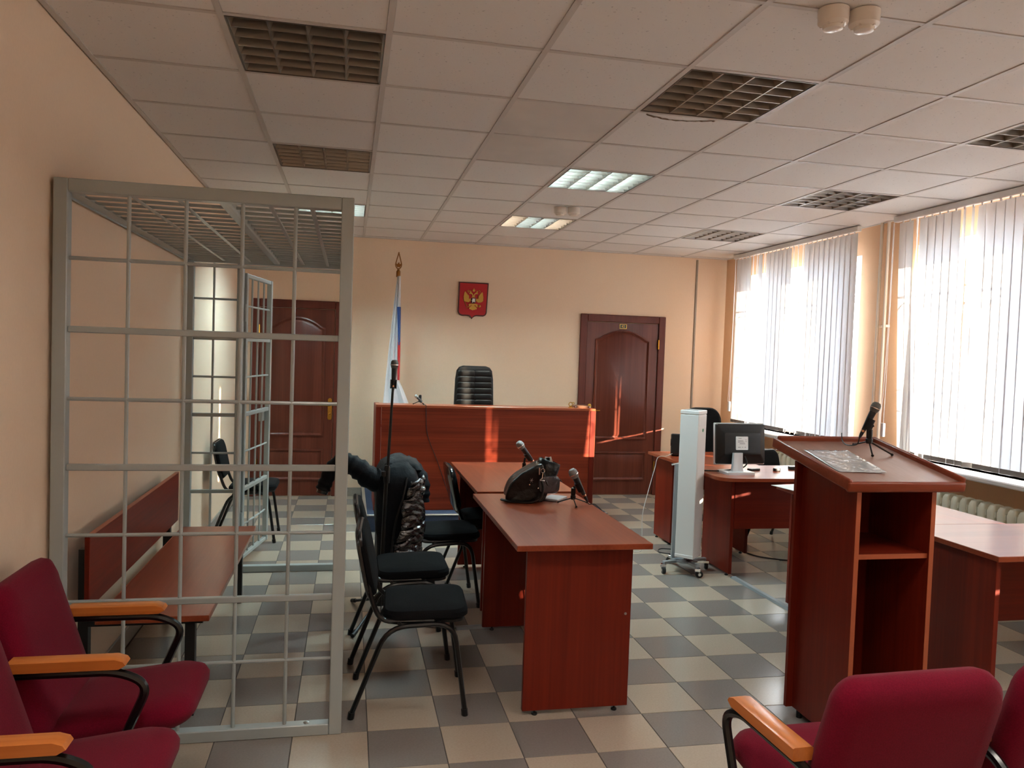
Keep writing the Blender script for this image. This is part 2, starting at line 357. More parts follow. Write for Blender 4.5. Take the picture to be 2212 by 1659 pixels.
# grey conduit on far wall
tag(MB().box(4.995, 5.015, YF - .014, YF, .09, HC - .02, bev=.002).obj('cable_conduit', mat('conduit_grey_plastic', (150, 138, 124), .5)), 'thin grey cable conduit running down the peach wall beside the numbered door', 'conduit')

# windows
def window(n, y0, y1, mo=0):
    g = snode('window_%d' % n, (XR, (y0 + y1) / 2, WZ0)); W = y1 - y0; H = WZ1 - WZ0; hw = W / 2; X0, X1 = .17, .24
    f = MB()
    for a in ((-hw, -hw + .06, 0, H), (hw - .06, hw, 0, H), (-hw, hw, 0, .05), (-hw, hw, H - .06, H), (mo - .04, mo + .04, .05, H - .06)): f.box(X0, X1, a[0], a[1], a[2], a[3], bev=.006)
    f.obj('window_frame', pvc, g)
    for s in (-1, 1):
        a, b = (-hw + .06, mo - .04) if s < 0 else (mo + .04, hw - .06); sm = MB()
        for q in ((a, a + .055, .06, H - .06), (b - .055, b, .06, H - .06), (a, b, .05, .085), (a, b, H - .115, H - .06)): sm.box(X0 - .02, X1 - .02, q[0], q[1], q[2], q[3], bev=.008)
        so = sm.obj('sash', pvc, g)
        MB().box(X0 + .02, X0 + .026, a + .05, b - .05, .08, H - .11).obj('pane', glass, so)
        MB().box(X0 - .05, X0 - .02, (b if s < 0 else a) - .012 - s * .028 * -1, (b if s < 0 else a) + .012 - s * .028 * -1, H * .42, H * .42 + .12, bev=.006).obj('window_handle', pvc, so)
    MB().box(-.2, .17, -hw - .06, hw + .06, -.035, .0, bev=.008).obj('window_sill', pvc, g)
    rv = MB(); rv.box(0, .17, -hw - .0, -hw + .004, 0, H); rv.box(0, .17, hw - .004, hw, 0, H); rv.box(0, .17, -hw, hw, H - .004, H); rv.obj('reveal_lining', plast, g)
    return g
for n, (a, b) in enumerate(WINS): window(n + 1, a, b, (0, -.36, 0)[n])

# outside: grilles, ground
def grille(y0, y1, label):
    g = thing('window_grille', label, 'grille', (XR + WT + .06, (y0 + y1) / 2, WZ0)); hw = (y1 - y0) / 2 + .05; H = WZ1 - WZ0
    for y_ in (-hw + .02, hw - .02):
        for z in (.05, H - .02): MB().box(-.07, .0, y_ - .008, y_ + .008, z - .008, z + .008).obj('wall_anchor', grille_m, g)
    for z in (.05, H - .28, H - .02): MB().box(-.008, .008, -hw, hw, z - .008, z + .008).obj('rail', grille_m, g)
    n = 9
    for i in range(n + 1):
        y = -hw + 2 * hw * i / n
        MB().box(-.006, .006, y - .006, y + .006, 0, H).obj('bar', grille_m, g)
        if i < n:
            yc = y + hw / n
            s_ = hw / n
            if i % 2 == 0: MB().tube([(0, yc + .07 * math.cos(t), .58 + .085 * math.sin(t)) for t in [2 * math.pi * k / 16 for k in range(16)]], .006, 5, closed=True).obj('ring', grille_m, g)
            else:
                x_ = MB()
                for q in (-1, 1): x_.tube(smooth_path([(0, yc - s_, .58 + q * .09), (0, yc, .58), (0, yc + s_, .58 + q * .09)], 5), .006, 5)
                x_.obj('scroll', grille_m, g)
            MB().tube(smooth_path([(0, yc - s_, H - .42), (0, yc - s_ * .5, H - .35), (0, yc, H - .33), (0, yc + s_ * .5, H - .36), (0, yc + s_, H - .44)], 4), .006, 5).obj('scroll', grille_m, g)
    return g
grille(*WINS[0], 'wrought iron window grille behind the blind nearest the far wall corner')
grille(*WINS[1], 'wrought iron window grille behind the blind beside the lectern')
grille(*WINS[2], 'wrought iron window grille outside the window past the red seats')
struct(MB().box(XR + WT + .02, 60, -40, 40, -.9, -.8).obj('floor_outside_snow', snow))

# blinds ------------------------------------------------------------
BX, BZ0, BZ1 = 5.26, .905, 2.70
def slat_mesh(tw0, tw1, curl=.006, sway=0, lean=0):
    def fn(u, v):
        a = tw0 + (tw1 - tw0) * v; y = (u - .5) * .089; x = curl * (1 - (2 * u - 1) ** 2)
        ca, sa = math.cos(a), math.sin(a); return (x * ca - y * sa + sway * v * v, x * sa + y * ca + lean * v ** 1.5, -v * (BZ1 - BZ0))
    return MB().grid(fn, 4, 14)
WEIGHT = None
def blind(y0, y1, spec, label, chain_y, lean=0):
    """spec: list of (y_from_far, y_to, twist_top, twist_bottom)"""
    g = thing('vertical_blind', label, 'blind', (BX, y0, 0)); L = y1 - y0
    MB().box(-.02, .025, -.02, L + .05, BZ1 + .012, HC - .002, bev=.004).obj('head_rail', pvc, g)
    n = int(L / .0775)
    for i in range(n):
        y = .04 + i * (L - .08) / (n - 1); yy = y0 + y; tw0, tw1 = R(12), R(12)
        for a, b, t0, t1 in spec:
            if a <= yy < b: tw0, tw1 = R(t0), R(t1); break
        ln_y = lean if i >= n - 2 else 0
        j = random.uniform(-1, 1); tw0 += R(2 * j); tw1 += R(3 * random.uniform(-1, 1)); dz = 0
        o = slat_mesh(tw0, tw1, .007, random.uniform(-.008, .008), ln_y).obj('slat', slat_m, g); o.location = (0, y, BZ1)
        wgt = MB().box(-.0025, .0025, -.04, .04, 0, .034, bev=.001).obj('slat_weight', weight_m, o)
        wgt.location = (0, ln_y, -(BZ1 - BZ0) + .002); wgt.rotation_euler = (0, 0, tw1)
        MB().box(-.004, .004, -.006, .006, BZ1 - .004, BZ1 + .014).obj('carrier', pvc, g).location = (0, y, 0)
    cyy = chain_y - y0
    MB().tube(smooth_path([(.0, cyy, BZ1 + .01), (.005, cyy + .01, 1.9), (0, cyy + .02, 1.4), (0, cyy + .035, 1.16), (0, cyy + .02, 1.12), (0, cyy, 1.16), (.0, cyy - .008, 1.9), (0, cyy - .01, BZ1 + .01)], 6), .0022, 5).obj('control_cord', pvc, g)
    MB().box(-.012, .012, cyy - .014, cyy + .018, 1.02, 1.13, bev=.004).obj('cord_weight', pvc, g)
    return g
blind(3.54, 5.64, [(3.5, 3.62, 4, 0), (3.62, 4.3, 2, 1), (4.3, 4.55, -31, -32), (4.55, 5.0, 1, 0), (5.09, 5.17, -4, 50), (5.0, 5.3, -31, -24), (5.3, 5.7, 0, -2)], 'white vertical blind half open at the window nearest the far wall', 5.68)
blind(.92, 3.02, [(2.86, 3.1, -4, -8), (2.78, 2.86, -50, 40), (2.6, 2.78, 4, -22), (2.28, 2.40, -34, 2), (2.17, 2.26, -12, 54), (0, 2.6, 0, 1)], 'white vertical blind nearly closed at the window behind the lectern', 3.09, -.10)
blind(-1.66, .44, [(-1.4, -1.22, 56, 6), (-2, .5, 0, 0)], 'white vertical blind at the window past the red seats', .5)

# pipes and radiators
for k, (y, lab) in enumerate(((3.335, 'white heating riser pipe between the windows, nearer the far wall'), (3.25, 'white heating riser pipe between the windows, next to the blind cord'))):
    g = thing('heating_pipe', lab, 'pipe', (5.34, y, 0)); MB().cyl((0, 0, .01), (0, 0, HC - .001), .0125, n=12).obj('pipe', pipe_m, g)
    MB().box(.0, .05, -.018, .018, 1.9, 1.92).obj('wall_clip', pipe_m, g)
def radiator(y0, n, label):
    g = thing('radiator', label, 'radiator', (5.27, y0, .12), 0, None)
    me = MB(); pr = [(0, 0), (.0, .58)]
    o2 = rrect(.11, .062, .02, 3)
    me.loft([[(x * s, y * s, z) for x, y in o2] for z, s in ((.02, .6), (.035, .95), (.06, 1), (.52, 1), (.555, .93), (.575, .7), (.582, .3))])
    for sx in (-1, 1): me.box(-.04, .04, sx * .033 - .004, sx * .033 + .004, .04, .08); me.box(-.04, .04, sx * .033 - .004, sx * .033 + .004, .5, .54)
    mesh = me.mesh('section', rad_m)
    for i in range(n): link('section', mesh, g, (0, .04 + i * .08, 0))
    for z in (.06, .52): MB().cyl((0, .0, z), (0, n * .08, z), .02, n=10).obj('header_pipe', rad_m, g)
    for y in (.06, n * .08 - .06): MB().box(-.02, .02, y - .02, y + .02, -.12, .04).obj('support_foot', rad_m, g)
    return g
radiator(4.18, 9, 'cream sectional radiator under the window behind the computer desk')
radiator(1.35, 14, 'cream sectional radiator under the window behind the lectern')

# ------------------------------------------------------------------ doors
def arch(x0, x1, z0, zs, za, n=14):
    o = [(x0, z0), (x1, z0), (x1, zs)]
    for i in range(1, n):
        t = i / n; x = x1 + (x0 - x1) * t; e = math.sin(math.pi * max(0, min(1, (t - .05) / .9))); o.append((x, zs + (za - zs) * e ** .75))
    return o + [(x0, zs)]
def inset(o, d):
    n = len(o); cx_ = sum(p[0] for p in o) / n; r = []
    for i in range(n):
        a, b, c = Vector(o[i - 1]), Vector(o[i]), Vector(o[(i + 1) % n]); u = (b - a).normalized(); v = (c - b).normalized(); nn = Vector((-(u.y + v.y), u.x + v.x)); nn.normalize()
        k = max(.5, nn.dot(Vector((-u.y, u.x)))); p = b + nn * d / k; r.append((p.x, p.y))
    return r
def panel(par, o, m):
    """raised and fielded panel on the face y=0, facing -y"""
    P = lambda q, y: [(x, y, z) for x, z in q]
    mb = MB().loft([P(o, .004), P(o, -.010), P(inset(o, .012), -.014), P(inset(o, .024), -.004), P(inset(o, .030), -.002), P(inset(o, .055), -.010)], True); mb.obj('panel', m, par)
def door(n, x0, x1, zt, hinge_right, plate=None, handle_x=0):
    g = snode('door_%d' % n, (x0, YF, 0)); W = x1 - x0; fwid = .082
    f = MB()
    for a in ((0, fwid, 0, zt), (W - fwid, W, 0, zt), (fwid, W - fwid, zt - fwid, zt)): f.box(a[0], a[1], -.03, .0, a[2], a[3], bev=.006)
    f.obj('door_frame', doorf, g)
    lf = MB().box(fwid + .003, W - fwid - .003, -.012, 0, .008, zt - fwid - .004, bev=.002).obj('door_leaf', doorw, g)
    a, b = fwid + .1, W - fwid - .1
    for o in (arch(a, b, .64, zt - fwid - .2, zt - fwid - .09), [(a, .17), (b, .17), (b, .50), (a, .50)]):
        pm = MB(); P = lambda q, y: [(x, y, z) for x, z in q]
        pm.loft([P(o, -.010), P(o, -.026), P(inset(o, .014), -.030), P(inset(o, .028), -.016), P(inset(o, .034), -.0135), P(inset(o, .06), -.024)], True).obj('door_panel', doorw, g)
    hx = handle_x - x0
    hd = MB(); hd.loft([[(hx + x, y, .93 + z) for x, z in rrect(.042, .23, .02, 4)] for y in (-.012, -.022)]).obj('handle_plate', gold, g)
    d = -1 if hx > W / 2 else 1
    MB().tube(round_path([(hx, -.02, .97), (hx, -.065, .97), (hx + d * .11, -.068, .972)], .02), .009, 8).obj('lever_handle', gold, g)
    MB().lathe([(.011, 0), (.011, .008), (.006, .01)], 10, Matrix.Translation((hx, -.021, .88)) @ Matrix.Rotation(R(90), 4, 'X')).obj('lock_cylinder', gold, g)
    hxx = W - fwid if hinge_right else fwid
    for z in (1.74, .34): MB().cyl((hxx, -.034, z - .055), (hxx, -.034, z + .055), .009, n=8).obj('hinge', gold, g)
    return g
door(1, .08, 1.01, 2.065, False, handle_x=.893)
d2 = door(2, 3.621, 4.638, 2.06, True, handle_x=3.76)
pl = MB().box(.505 - .042, .505 + .042, -.018, -.012, 1.905, 1.96, bev=.001).obj('number_plate', plate_m, d2)
bd = MB()
for a in ((-.041, .041, 1.9065, 1.9095), (-.041, .041, 1.9555, 1.9585), (-.041, -.038, 1.9065, 1.9585), (.038, .041, 1.9065, 1.9585)): bd.box(.505 + a[0], .505 + a[1], -.0195, -.018, a[2], a[3])
bd.obj('plate_border', gold, pl)
def text_mesh(txt, size, m, name, parent, M):
    c = bpy.data.curves.new('txt', 'FONT'); c.body = txt; c.size = size; c.align_x = 'CENTER'; c.align_y = 'CENTER'; c.extrude = .0008
    t = bpy.data.objects.new('txt', c); COL.objects.link(t); bpy.context.view_layer.update()
    me = bpy.data.meshes.new_from_object(t.evaluated_get(bpy.context.evaluated_depsgraph_get())); bpy.data.objects.remove(t)
    me.materials.clear(); me.materials.append(m); me.transform(M); return link(name, me, parent)
text_mesh('42', .04, gold_p, 'door_number', pl, Matrix.Translation((.505, -.0195, 1.932)) @ Matrix.Rotation(R(90), 4, 'X'))

# ------------------------------------------------------------------ ceiling lamps
def lamp_parts():
    P = []
    h = MB(); h.box(.018, .582, .018, .582, HC + .10, HC + .105); h.box(.014, .018, .014, .586, HC - .001, HC + .1); h.box(.582, .586, .014, .586, HC - .001, HC + .1)
    h.box(.014, .586, .014, .018, HC - .001, HC + .1); h.box(.014, .586, .582, .586, HC - .001, HC + .1); P.append(('housing', h.mesh('housing', housing_m, False), None))
    xs = [.02 + .14 * i for i in range(5)]
    for i, x in enumerate(xs):            # wedge reflectors along y
        q = MB(); x = min(max(x, .02), .58); a = .003 if 0 < i < 4 else .002
        prof = [(x - a, HC + .002), (x + a, HC + .002), (x + .016, HC + .04), (x + .034, HC + .07), (x + .058, HC + .088), (x - .058, HC + .088), (x - .034, HC + .07), (x - .016, HC + .04)]
        prof = [(min(max(px, .019), .581), pz) for px, pz in prof]
        q.loft([[(px, y, pz) for px, pz in prof] for y in (.02, .58)]); P.append(('side_reflector', q.mesh('side_reflector', mirror, False), None))
    for j in range(7):
        y = .02 + .5600 * j / 6; q = MB()
        for i in range(4):
            xa, xb = .02 + .14 * i + .004, .02 + .14 * (i + 1) - .004
            prof = [(y - .0025, HC + .003), (y + .0025, HC + .003), (y + .009, HC + .04), (y - .009, HC + .04)]
            prof = [(min(max(py, .019), .581), pz) for py, pz in prof]
            q.loft([[(x, py, pz) for py, pz in prof] for x in (xa, xb)])
        P.append(('louver_blade', q.mesh('louver_blade', mirror, False), None))
    for i in range(4):
        for nm, m in (('off', tube_off), ('on', tube_on), ('warm', tube_warm), ('rear', tube_fill)):
            q = MB().cyl((.09 + .14 * i, .025, HC + .062), (.09 + .14 * i, .575, HC + .062), .013, n=10); P.append(('tube', q.mesh('tube', m), (i, nm)))
    return P
LP = lamp_parts()
lamp_lab = {(1, 1): ('unlit mirror-louvre ceiling lamp in the row along the cage wall, farthest from the far wall', 'off'), (1, 4): ('unlit mirror-louvre ceiling lamp just before the cage roof', 'off'), (1, 7): ('lit bluish ceiling lamp seen through the cage roof bars', 'on'),
            (4, 1): ('unlit mirror-louvre ceiling lamp with a broken tile edge beside it', 'off'), (4, 4): ('lit ceiling lamp with four cool bluish tubes in the middle row', 'on'), (4, 7): ('lit ceiling lamp with two warm and two cool tubes near the far wall', 'mix'),
            (7, 1): ('unlit ceiling lamp over the pale desk behind the lectern', 'off'), (7, 4): ('unlit ceiling lamp over the pillar between the two windows', 'off'), (7, 7): ('unlit ceiling lamp near the corner by the numbered door', 'off')}
for (c, r) in LIGHTS:
    lab, st = lamp_lab.get((c, r), ('added unseen ceiling lamp giving fill light over the rear of the room', 'rear'))
    g = thing('ceiling_lamp', lab, 'ceiling lamp', (c * .6, r * .6, 0), 0, 'recessed ceiling lamps')
    for nm, me, k in LP:
        if k:
            want = {'off': 'off', 'on': 'on', 'rear': 'rear', 'mix': ('warm', 'on', 'on', 'warm')[k[0]]}[st]
            if k[1] != want: continue
        link(nm, me, g)
# smoke detectors
def detector(x, y, label):
    g = thing('smoke_detector', label, 'smoke detector', (x, y, HC - .068))
    MB().lathe([(.05, .068), (.05, .045), (.049, .04), (.049, .025), (.04, .016), (.034, .014)], 24).obj('base', det_m, g)
    MB().lathe([(.034, .03), (.034, .014), (.031, .004), (.02, .0), (.002, -.001)], 20).obj('sensor_head', det_m, g)
    for k in range(5):
        a = 2 * math.pi * k / 5; MB().box(.031, .041, -.003, .003, .012, .024, M=Matrix.Rotation(a, 4, 'Z')).obj('rib', det_m, g)
    return g
detector(2.63, -.02, 'round cream smoke detector of the near pair, farther from the windows')
detector(2.735, -.035, 'round cream smoke detector of the near pair, the one toward the windows')
detector(2.70, 3.69, 'round cream smoke detector between the lit lamps, farther from the windows')
detector(2.805, 3.67, 'round cream smoke detector between the lit lamps, the one toward the windows')

# ------------------------------------------------------------------ defendant cage
CX0, CX1, CY0, CY1, CZ = -.0075, 1.09, .815, 3.285, 2.18
cage = thing('holding_cage', 'grey painted steel bar cage against the wall with its gate open', 'cage', (0, CY0, 0))
def rod(p, q, r=.0075, name='bar', par=cage): return MB().cyl(p, q, r, n=8).obj(name, cage_m, par)
def rail(x0, x1, y0, y1, z0, z1, name='rail', par=cage): return MB().box(x0, x1, y0, y1, z0, z1, bev=.003).obj(name, cage_m, par)
D = CY1 - CY0
ZH = [(.31, 0), (.565, 1), (.83, 0), (1.093, 1), (1.354, 0), (1.618, 1), (1.886, 0)]
for x in (CX0, CX1 - .05):
    for y in (0, D - .05): rail(x, x + .05, y, y + .05, 0, CZ, 'corner_post')
rail(CX1 - .05, CX1, 1.2, 1.25, .05, CZ - .05, 'middle_post')
for z0, z1 in ((.0, .045), (CZ - .05, CZ)):
    rail(CX0 + .05, CX1 - .05, 0, .05, z0, z1); rail(CX1 - .05, CX1, .05, D - .05, z0, z1)
    rail(CX0 + .05, CX1 - .05, D - .05, D, z0, z1)
rail(CX0, CX0 + .05, .05, D - .05, CZ - .04, CZ - .035, 'wall_angle'); rail(CX0, CX0 + .006, .05, D - .05, CZ - .05, CZ, 'wall_angle')
for x in (.25, .455, .663, .863): rod((x, .025, .04), (x, .025, CZ - .04))
for z, fl in ZH:
    if fl: rail(CX0 + .05, CX1 - .05, .014, .036, z - .0125, z + .0125); rail(CX1 - .036, CX1 - .014, .05, D - .05, z - .0125, z + .0125)
    else: rod((CX0 + .05, .025, z), (CX1 - .05, .025, z)); rod((CX1 - .025, .05, z), (CX1 - .025, D - .05, z))
for i in range(1, 12): rod((CX1 - .025, i * D / 12, .04), (CX1 - .025, i * D / 12, CZ - .04))
# far side: fixed strip and gate frame
rail(.322, .367, D - .05, D, .045, CZ - .05, 'gate_post')
rod((.17, D - .025, .04), (.17, D - .025, CZ - .05))
for z, fl in ZH:
    if fl: rail(CX0 + .05, .322, D - .036, D - .014, z - .0125, z + .0125)
    else: rod((CX0 + .05, D - .025, z), (.322, D - .025, z))
# roof
for i in range(1, 19): y = .05 + (D - .1) * i / 19; rod((CX0 + .02, y, CZ - .022), (CX1 - .03, y, CZ - .022), .007, 'roof_bar')
for x in (.235, .405, .755, .92): rail(x - .01, x + .01, .05, D - .05, CZ - .036, CZ - .03, 'roof_strip')
rail(.56, .60, .05, D - .05, CZ - .042, CZ - .036, 'roof_angle'); rail(.594, .60, .05, D - .05, CZ - .036, CZ - .005, 'roof_angle')
# open gate leaf
GA = math.atan2(.62, .11)
gate = bpy.data.objects.new('gate', None); COL.objects.link(gate); gate.parent = cage; gate.location = (.365, D + .005, 0); gate.rotation_euler = (0, 0, GA)
GW, GZ0, GZ1 = .64, .07, 2.075
for a in ((0, .035, GZ0, GZ1), (GW - .035, GW, GZ0, GZ1)): rail(a[0], a[1], -.018, .018, a[2], a[3], 'gate_stile', gate)
for z in (GZ0 + .015, GZ1 - .015, .565, 1.093, 1.618): rail(.035, GW - .035, -.014, .014, z - .014, z + .014, 'gate_rail', gate)
for z in (.31, .83, 1.354, 1.85): rod((.035, 0, z), (GW - .035, 0, z), .007, 'gate_bar', gate)
for i in (1, 2, 3): x = .035 + (GW - .07) * i / 4; rod((x, 0, GZ0 + .02), (x, 0, GZ1 - .02), .007, 'gate_bar', gate)
for z in (.35, 1.8): MB().cyl((-.012, -.01, z - .06), (-.012, -.01, z + .06), .012, n=8).obj('gate_hinge', cage_m, gate)
MB().box(GW - .10, GW - .02, .018, .045, 1.0, 1.09, bev=.004).obj('lock_box', cage_m, gate)
for x in (.2, .95): MB().lathe([(.012, 0), (.012, .004), (.007, .007)], 8, Matrix.Translation((x, .025, .045))).obj('anchor_bolt', alu, cage)

# bench in the cage
b = thing('wooden_bench', 'long cherry-laminate bench with backboard and black steel legs inside the cage', 'bench', (.105, 1.0, 0))
part_box('seat_board', b, wty, 0, .435, 0, 1.68, .425, .45, bev=.002)
part_box('backboard', b, wy, -.045, -.025, 0, 1.68, .49, .785, bev=.002)
part_box('backboard_edge', b, wedge, -.046, -.024, .0, 1.68, .785, .788)
part_box('seat_rear_edge', b, wedge, -.003, .0, 0, 1.68, .427, .451)
for y in (.06, 1.56):
    part_box('leg', b, black_paint, .33, .37, y, y + .04, 0, .40); part_box('leg', b, black_paint, -.085, -.046, y, y + .04, 0, .72); part_box('crossbar', b, black_paint, -.05, .40, y, y + .04, .398, .424)

# ------------------------------------------------------------------ stacking chairs
def make_chair():
    g = thing('stacking_chair', 'black padded stacking chair nearest the cage corner post, pulled back from the desk', 'chair', (0, 0, 0), 0, 'black stacking chairs')
    for s in (-1, 1):
        y = s * .2
        MB().tube(round_path([(-.245, y * 1.03, .012), (-.10, y, .392), (.185, y, .408), (.245, y * 1.03, .012)], .09, 6), .0115, 8).obj('leg_frame', black_metal, g)
        for x in (-.245, .245): MB().cyl((x, y * 1.03, 0), (x * .985, y * 1.03, .03), .0145, n=8).obj('foot_cap', blk_plastic, g)
    MB().tube(round_path([(.1, -.185, .415), (-.13, -.185, .412), (-.172, -.185, .51), (-.228, -.18, .768), (-.231, -.15, .785), (-.231, .15, .785), (-.228, .18, .768), (-.172, .185, .51), (-.13, .185, .412), (.1, .185, .415)], .07, 6), .0115, 8).obj('back_frame', black_metal, g)
    for x in (-.05, .12): MB().cyl((x, -.2, .408), (x, .2, .408), .009, n=8).obj('cross_bar', black_metal, g)
    sm = MB(); M0 = Matrix.Translation((.065, 0, .412)) @ Matrix.Rotation(R(-1.5), 4, 'Y'); pad(sm, .37, .40, .055, .07, M0, .2, 6); sm.obj('seat', black_fab, g)
    MB().loft([[(x + .065, y, z) for x, y in rrect(.34, .37, .06, 5)] for z in (.404, .416)]).obj('seat_board', blk_plastic, g)
    bm_ = MB(); 
    Mb = Matrix.Translation((-.208, 0, .648)) @ Matrix.Rotation(R(90 - 12), 4, 'Y')
    pad(bm_, .29, .39, .034, .08, Mb, .4, 6); bm_.obj('backrest', black_fab, g)
    sh = MB(); sh.loft([[Mb @ V(x, y, z) for x, y in rrect(.31 - q, .41 - q, .085, 6)] for z, q in ((-.012, .02), (-.006, 0), (.004, 0), (.008, .012))]); sh.obj('back_shell', blk_gloss, g)
    return g
chair1 = make_chair(); chair1.location = (1.385, 1.135, 0); chair1.rotation_euler = (0, 0, R(-3.4))
copy_tree(chair1, (1.372, 1.745, 0), R(0), 'black padded stacking chair between the front chair and the microphone stand')
copy_tree(chair1, (1.665, 2.545, 0), R(0), 'black padded stacking chair under the draped jacket')
copy_tree(chair1, (2.005, 2.985, 0), R(0), 'black padded stacking chair pushed under the desk by the judge bench')
copy_tree(chair1, (.285, 4.285, 0), R(0), 'black padded stacking chair against the wall behind the cage gate')

# ------------------------------------------------------------------ desks
def desk(name, label, x0, y0, w, d, top, legs, modesty=None, h=.77, grain='y', group=None, round_c=None, feet=True):
    """local origin at x0,y0; legs: list of (lx0,lx1,ly0,ly1)"""
    g = thing(name, label, 'desk', (x0, y0, 0), 0, group); t = .025
    if round_c:
        o = []
        cs = [(0, 0), (w, 0), (w, d), (0, d)]
        for i, c in enumerate(cs):
            r = round_c[i]
            if r <= 0: o.append(c); continue
            a, e = Vector(cs[i - 1]) - Vector(c), Vector(cs[(i + 1) % 4]) - Vector(c); a = a.normalized() * r; e = e.normalized() * r; C = Vector(c)
            for k in range(9): t_ = k / 8; q = (C + a) * (1 - t_) ** 2 + C * 2 * t_ * (1 - t_) + (C + e) * t_ * t_; o.append((q.x, q.y))
        MB().prism(o, h - t, h).obj('desktop', top, g)
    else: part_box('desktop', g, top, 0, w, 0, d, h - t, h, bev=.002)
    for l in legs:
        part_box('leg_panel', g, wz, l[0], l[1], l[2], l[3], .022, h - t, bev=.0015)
        if feet:
            for q in (.12, .88):
                xx = l[0] + (l[1] - l[0]) * q if l[1] - l[0] > .1 else (l[0] + l[1]) / 2; yy = l[2] + (l[3] - l[2]) * q if l[3] - l[2] > .1 else (l[2] + l[3]) / 2
                MB().lathe([(.012, 0), (.014, .004), (.012, .01), (.004, .012), (.004, .024)], 10, Matrix.Translation((xx, yy, 0))).obj('levelling_foot', blk_plastic, g)
    for q in (modesty or []): part_box('modesty_panel', g, wx if q[1] - q[0] > q[3] - q[2] else wy, *q, bev=.0015)
    return g
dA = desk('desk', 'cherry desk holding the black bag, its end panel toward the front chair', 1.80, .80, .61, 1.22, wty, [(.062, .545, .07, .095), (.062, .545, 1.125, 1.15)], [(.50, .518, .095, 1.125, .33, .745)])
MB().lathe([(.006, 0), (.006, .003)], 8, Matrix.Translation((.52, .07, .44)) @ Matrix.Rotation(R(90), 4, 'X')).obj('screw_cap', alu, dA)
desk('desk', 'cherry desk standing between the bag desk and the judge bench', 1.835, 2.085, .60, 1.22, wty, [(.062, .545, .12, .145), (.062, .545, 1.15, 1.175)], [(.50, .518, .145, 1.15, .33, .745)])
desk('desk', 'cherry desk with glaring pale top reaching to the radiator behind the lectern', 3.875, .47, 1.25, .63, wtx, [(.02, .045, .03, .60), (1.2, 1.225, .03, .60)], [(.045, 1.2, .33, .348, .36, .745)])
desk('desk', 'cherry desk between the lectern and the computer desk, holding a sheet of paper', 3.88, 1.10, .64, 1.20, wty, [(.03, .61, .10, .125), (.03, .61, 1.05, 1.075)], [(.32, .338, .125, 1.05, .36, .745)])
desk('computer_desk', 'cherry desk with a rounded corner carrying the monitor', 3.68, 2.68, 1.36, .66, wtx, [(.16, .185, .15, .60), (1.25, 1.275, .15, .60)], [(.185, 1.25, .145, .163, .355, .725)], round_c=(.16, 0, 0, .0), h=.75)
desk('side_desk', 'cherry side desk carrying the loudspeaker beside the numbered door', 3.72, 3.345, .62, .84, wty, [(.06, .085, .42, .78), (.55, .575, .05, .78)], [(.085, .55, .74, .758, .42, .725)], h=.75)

# judge bench and podium
pod = thing('podium', 'low navy carpeted podium under the judge bench with metal nosing', 'platform', (1.24, 4.40, 0))
part_box('platform', pod, carpet, 0, 2.2, .012, 1.69, 0, .148, bev=.003)
part_box('nosing', pod, alu, 0, 2.2, 0, .03, .140, .152, bev=.002); part_box('nosing', pod, alu, -.002, .028, .03, 1.69, .148, .152)
jb = thing('judge_bench', 'tall cherry judge bench with a plain front panel on the podium', 'desk', (1.325, 4.6, .15))
part_box('front_panel', jb, wbench, .05, 1.975, 0, .022, 0, .92, bev=.001)
part_box('end_panel', jb, wz, 0, .048, -.003, .62, 0, .92, bev=.002); part_box('end_panel', jb, wz, 1.977, 2.025, -.003, .62, 0, .92, bev=.002)
part_box('top_ledge', jb, wtx, 0, 2.025, -.006, .24, .92, .942, bev=.002); part_box('worktop', jb, wtx, .05, 1.975, .24, .68, .72, .745, bev=.002)
MB().box(2.026, 2.0275, -.003, .6, 0, .92).obj('edge_band', wedge, jb)

# judge chair
jc = thing('executive_chair', 'black leather executive chair with ribbed high back behind the judge bench', 'office chair', (2.345, 5.42, .152))
bk = MB(); bw = .20
rings = []
for z, hw_ in ((.42, .225), (.6, .215), (.8, .208), (1.0, .203), (1.15, .198), (1.24, .185), (1.275, .16), (1.29, .12)):
    y = .10 + (z - .42) * .06; rings.append([(x, y + yy, z) for x, yy in rrect(2 * hw_, .07, .03, 4)])
bk.loft(rings); bo = bk.obj('backrest', leather, jc)
for k in range(13):
    z = .50 + k * .0595; hw_ = .20 - k * .0017; y = .10 + (z - .42) * .06 - .03
    for s in (-1, 1):
        r_ = MB(); r_.loft([[(s * x, y - .016 * sc * math.copysign(abs(math.cos(a)) ** .5, math.cos(a)), z + .0303 * math.copysign(abs(math.sin(a)) ** .55, math.sin(a)) * sc) for a in [2 * math.pi * t / 16 for t in range(16)]] for x, sc in ((.001, .8), (.012, .98), (.1, 1), (hw_ - .03, 1), (hw_ - .012, .85), (hw_ - .003, .5))]); r_.obj('back_roll', leather, bo)
sm = MB(); pad(sm, .5, .5, .11, .09, Matrix.Translation((0, -.14, .36))); sm.obj('seat', leather, jc)
for s in (-1, 1): MB().tube(round_path([(s * .26, .08, .45), (s * .28, .06, .62), (s * .28, -.2, .62), (s * .26, -.22, .42)], .06), .018, 8).obj('armrest', blk_plastic, jc)
MB().cyl((0, -.12, .1), (0, -.12, .37), .028, n=12).obj('gas_column', blk_plastic, jc)
for k in range(5):
    a = R(72 * k + 18); p = (.28 * math.cos(a), -.12 + .28 * math.sin(a)); l_ = MB().tube([(0, -.12, .1), (*p, .07)], .02, 6, rr=[.024, .015]).obj('base_leg', blk_plastic, jc)
    MB().cyl((p[0] - .02 * math.sin(a), p[1] + .02 * math.cos(a), .027), (p[0] + .02 * math.sin(a), p[1] - .02 * math.cos(a), .027), .027, n=10).obj('caster', blk_plastic, l_)

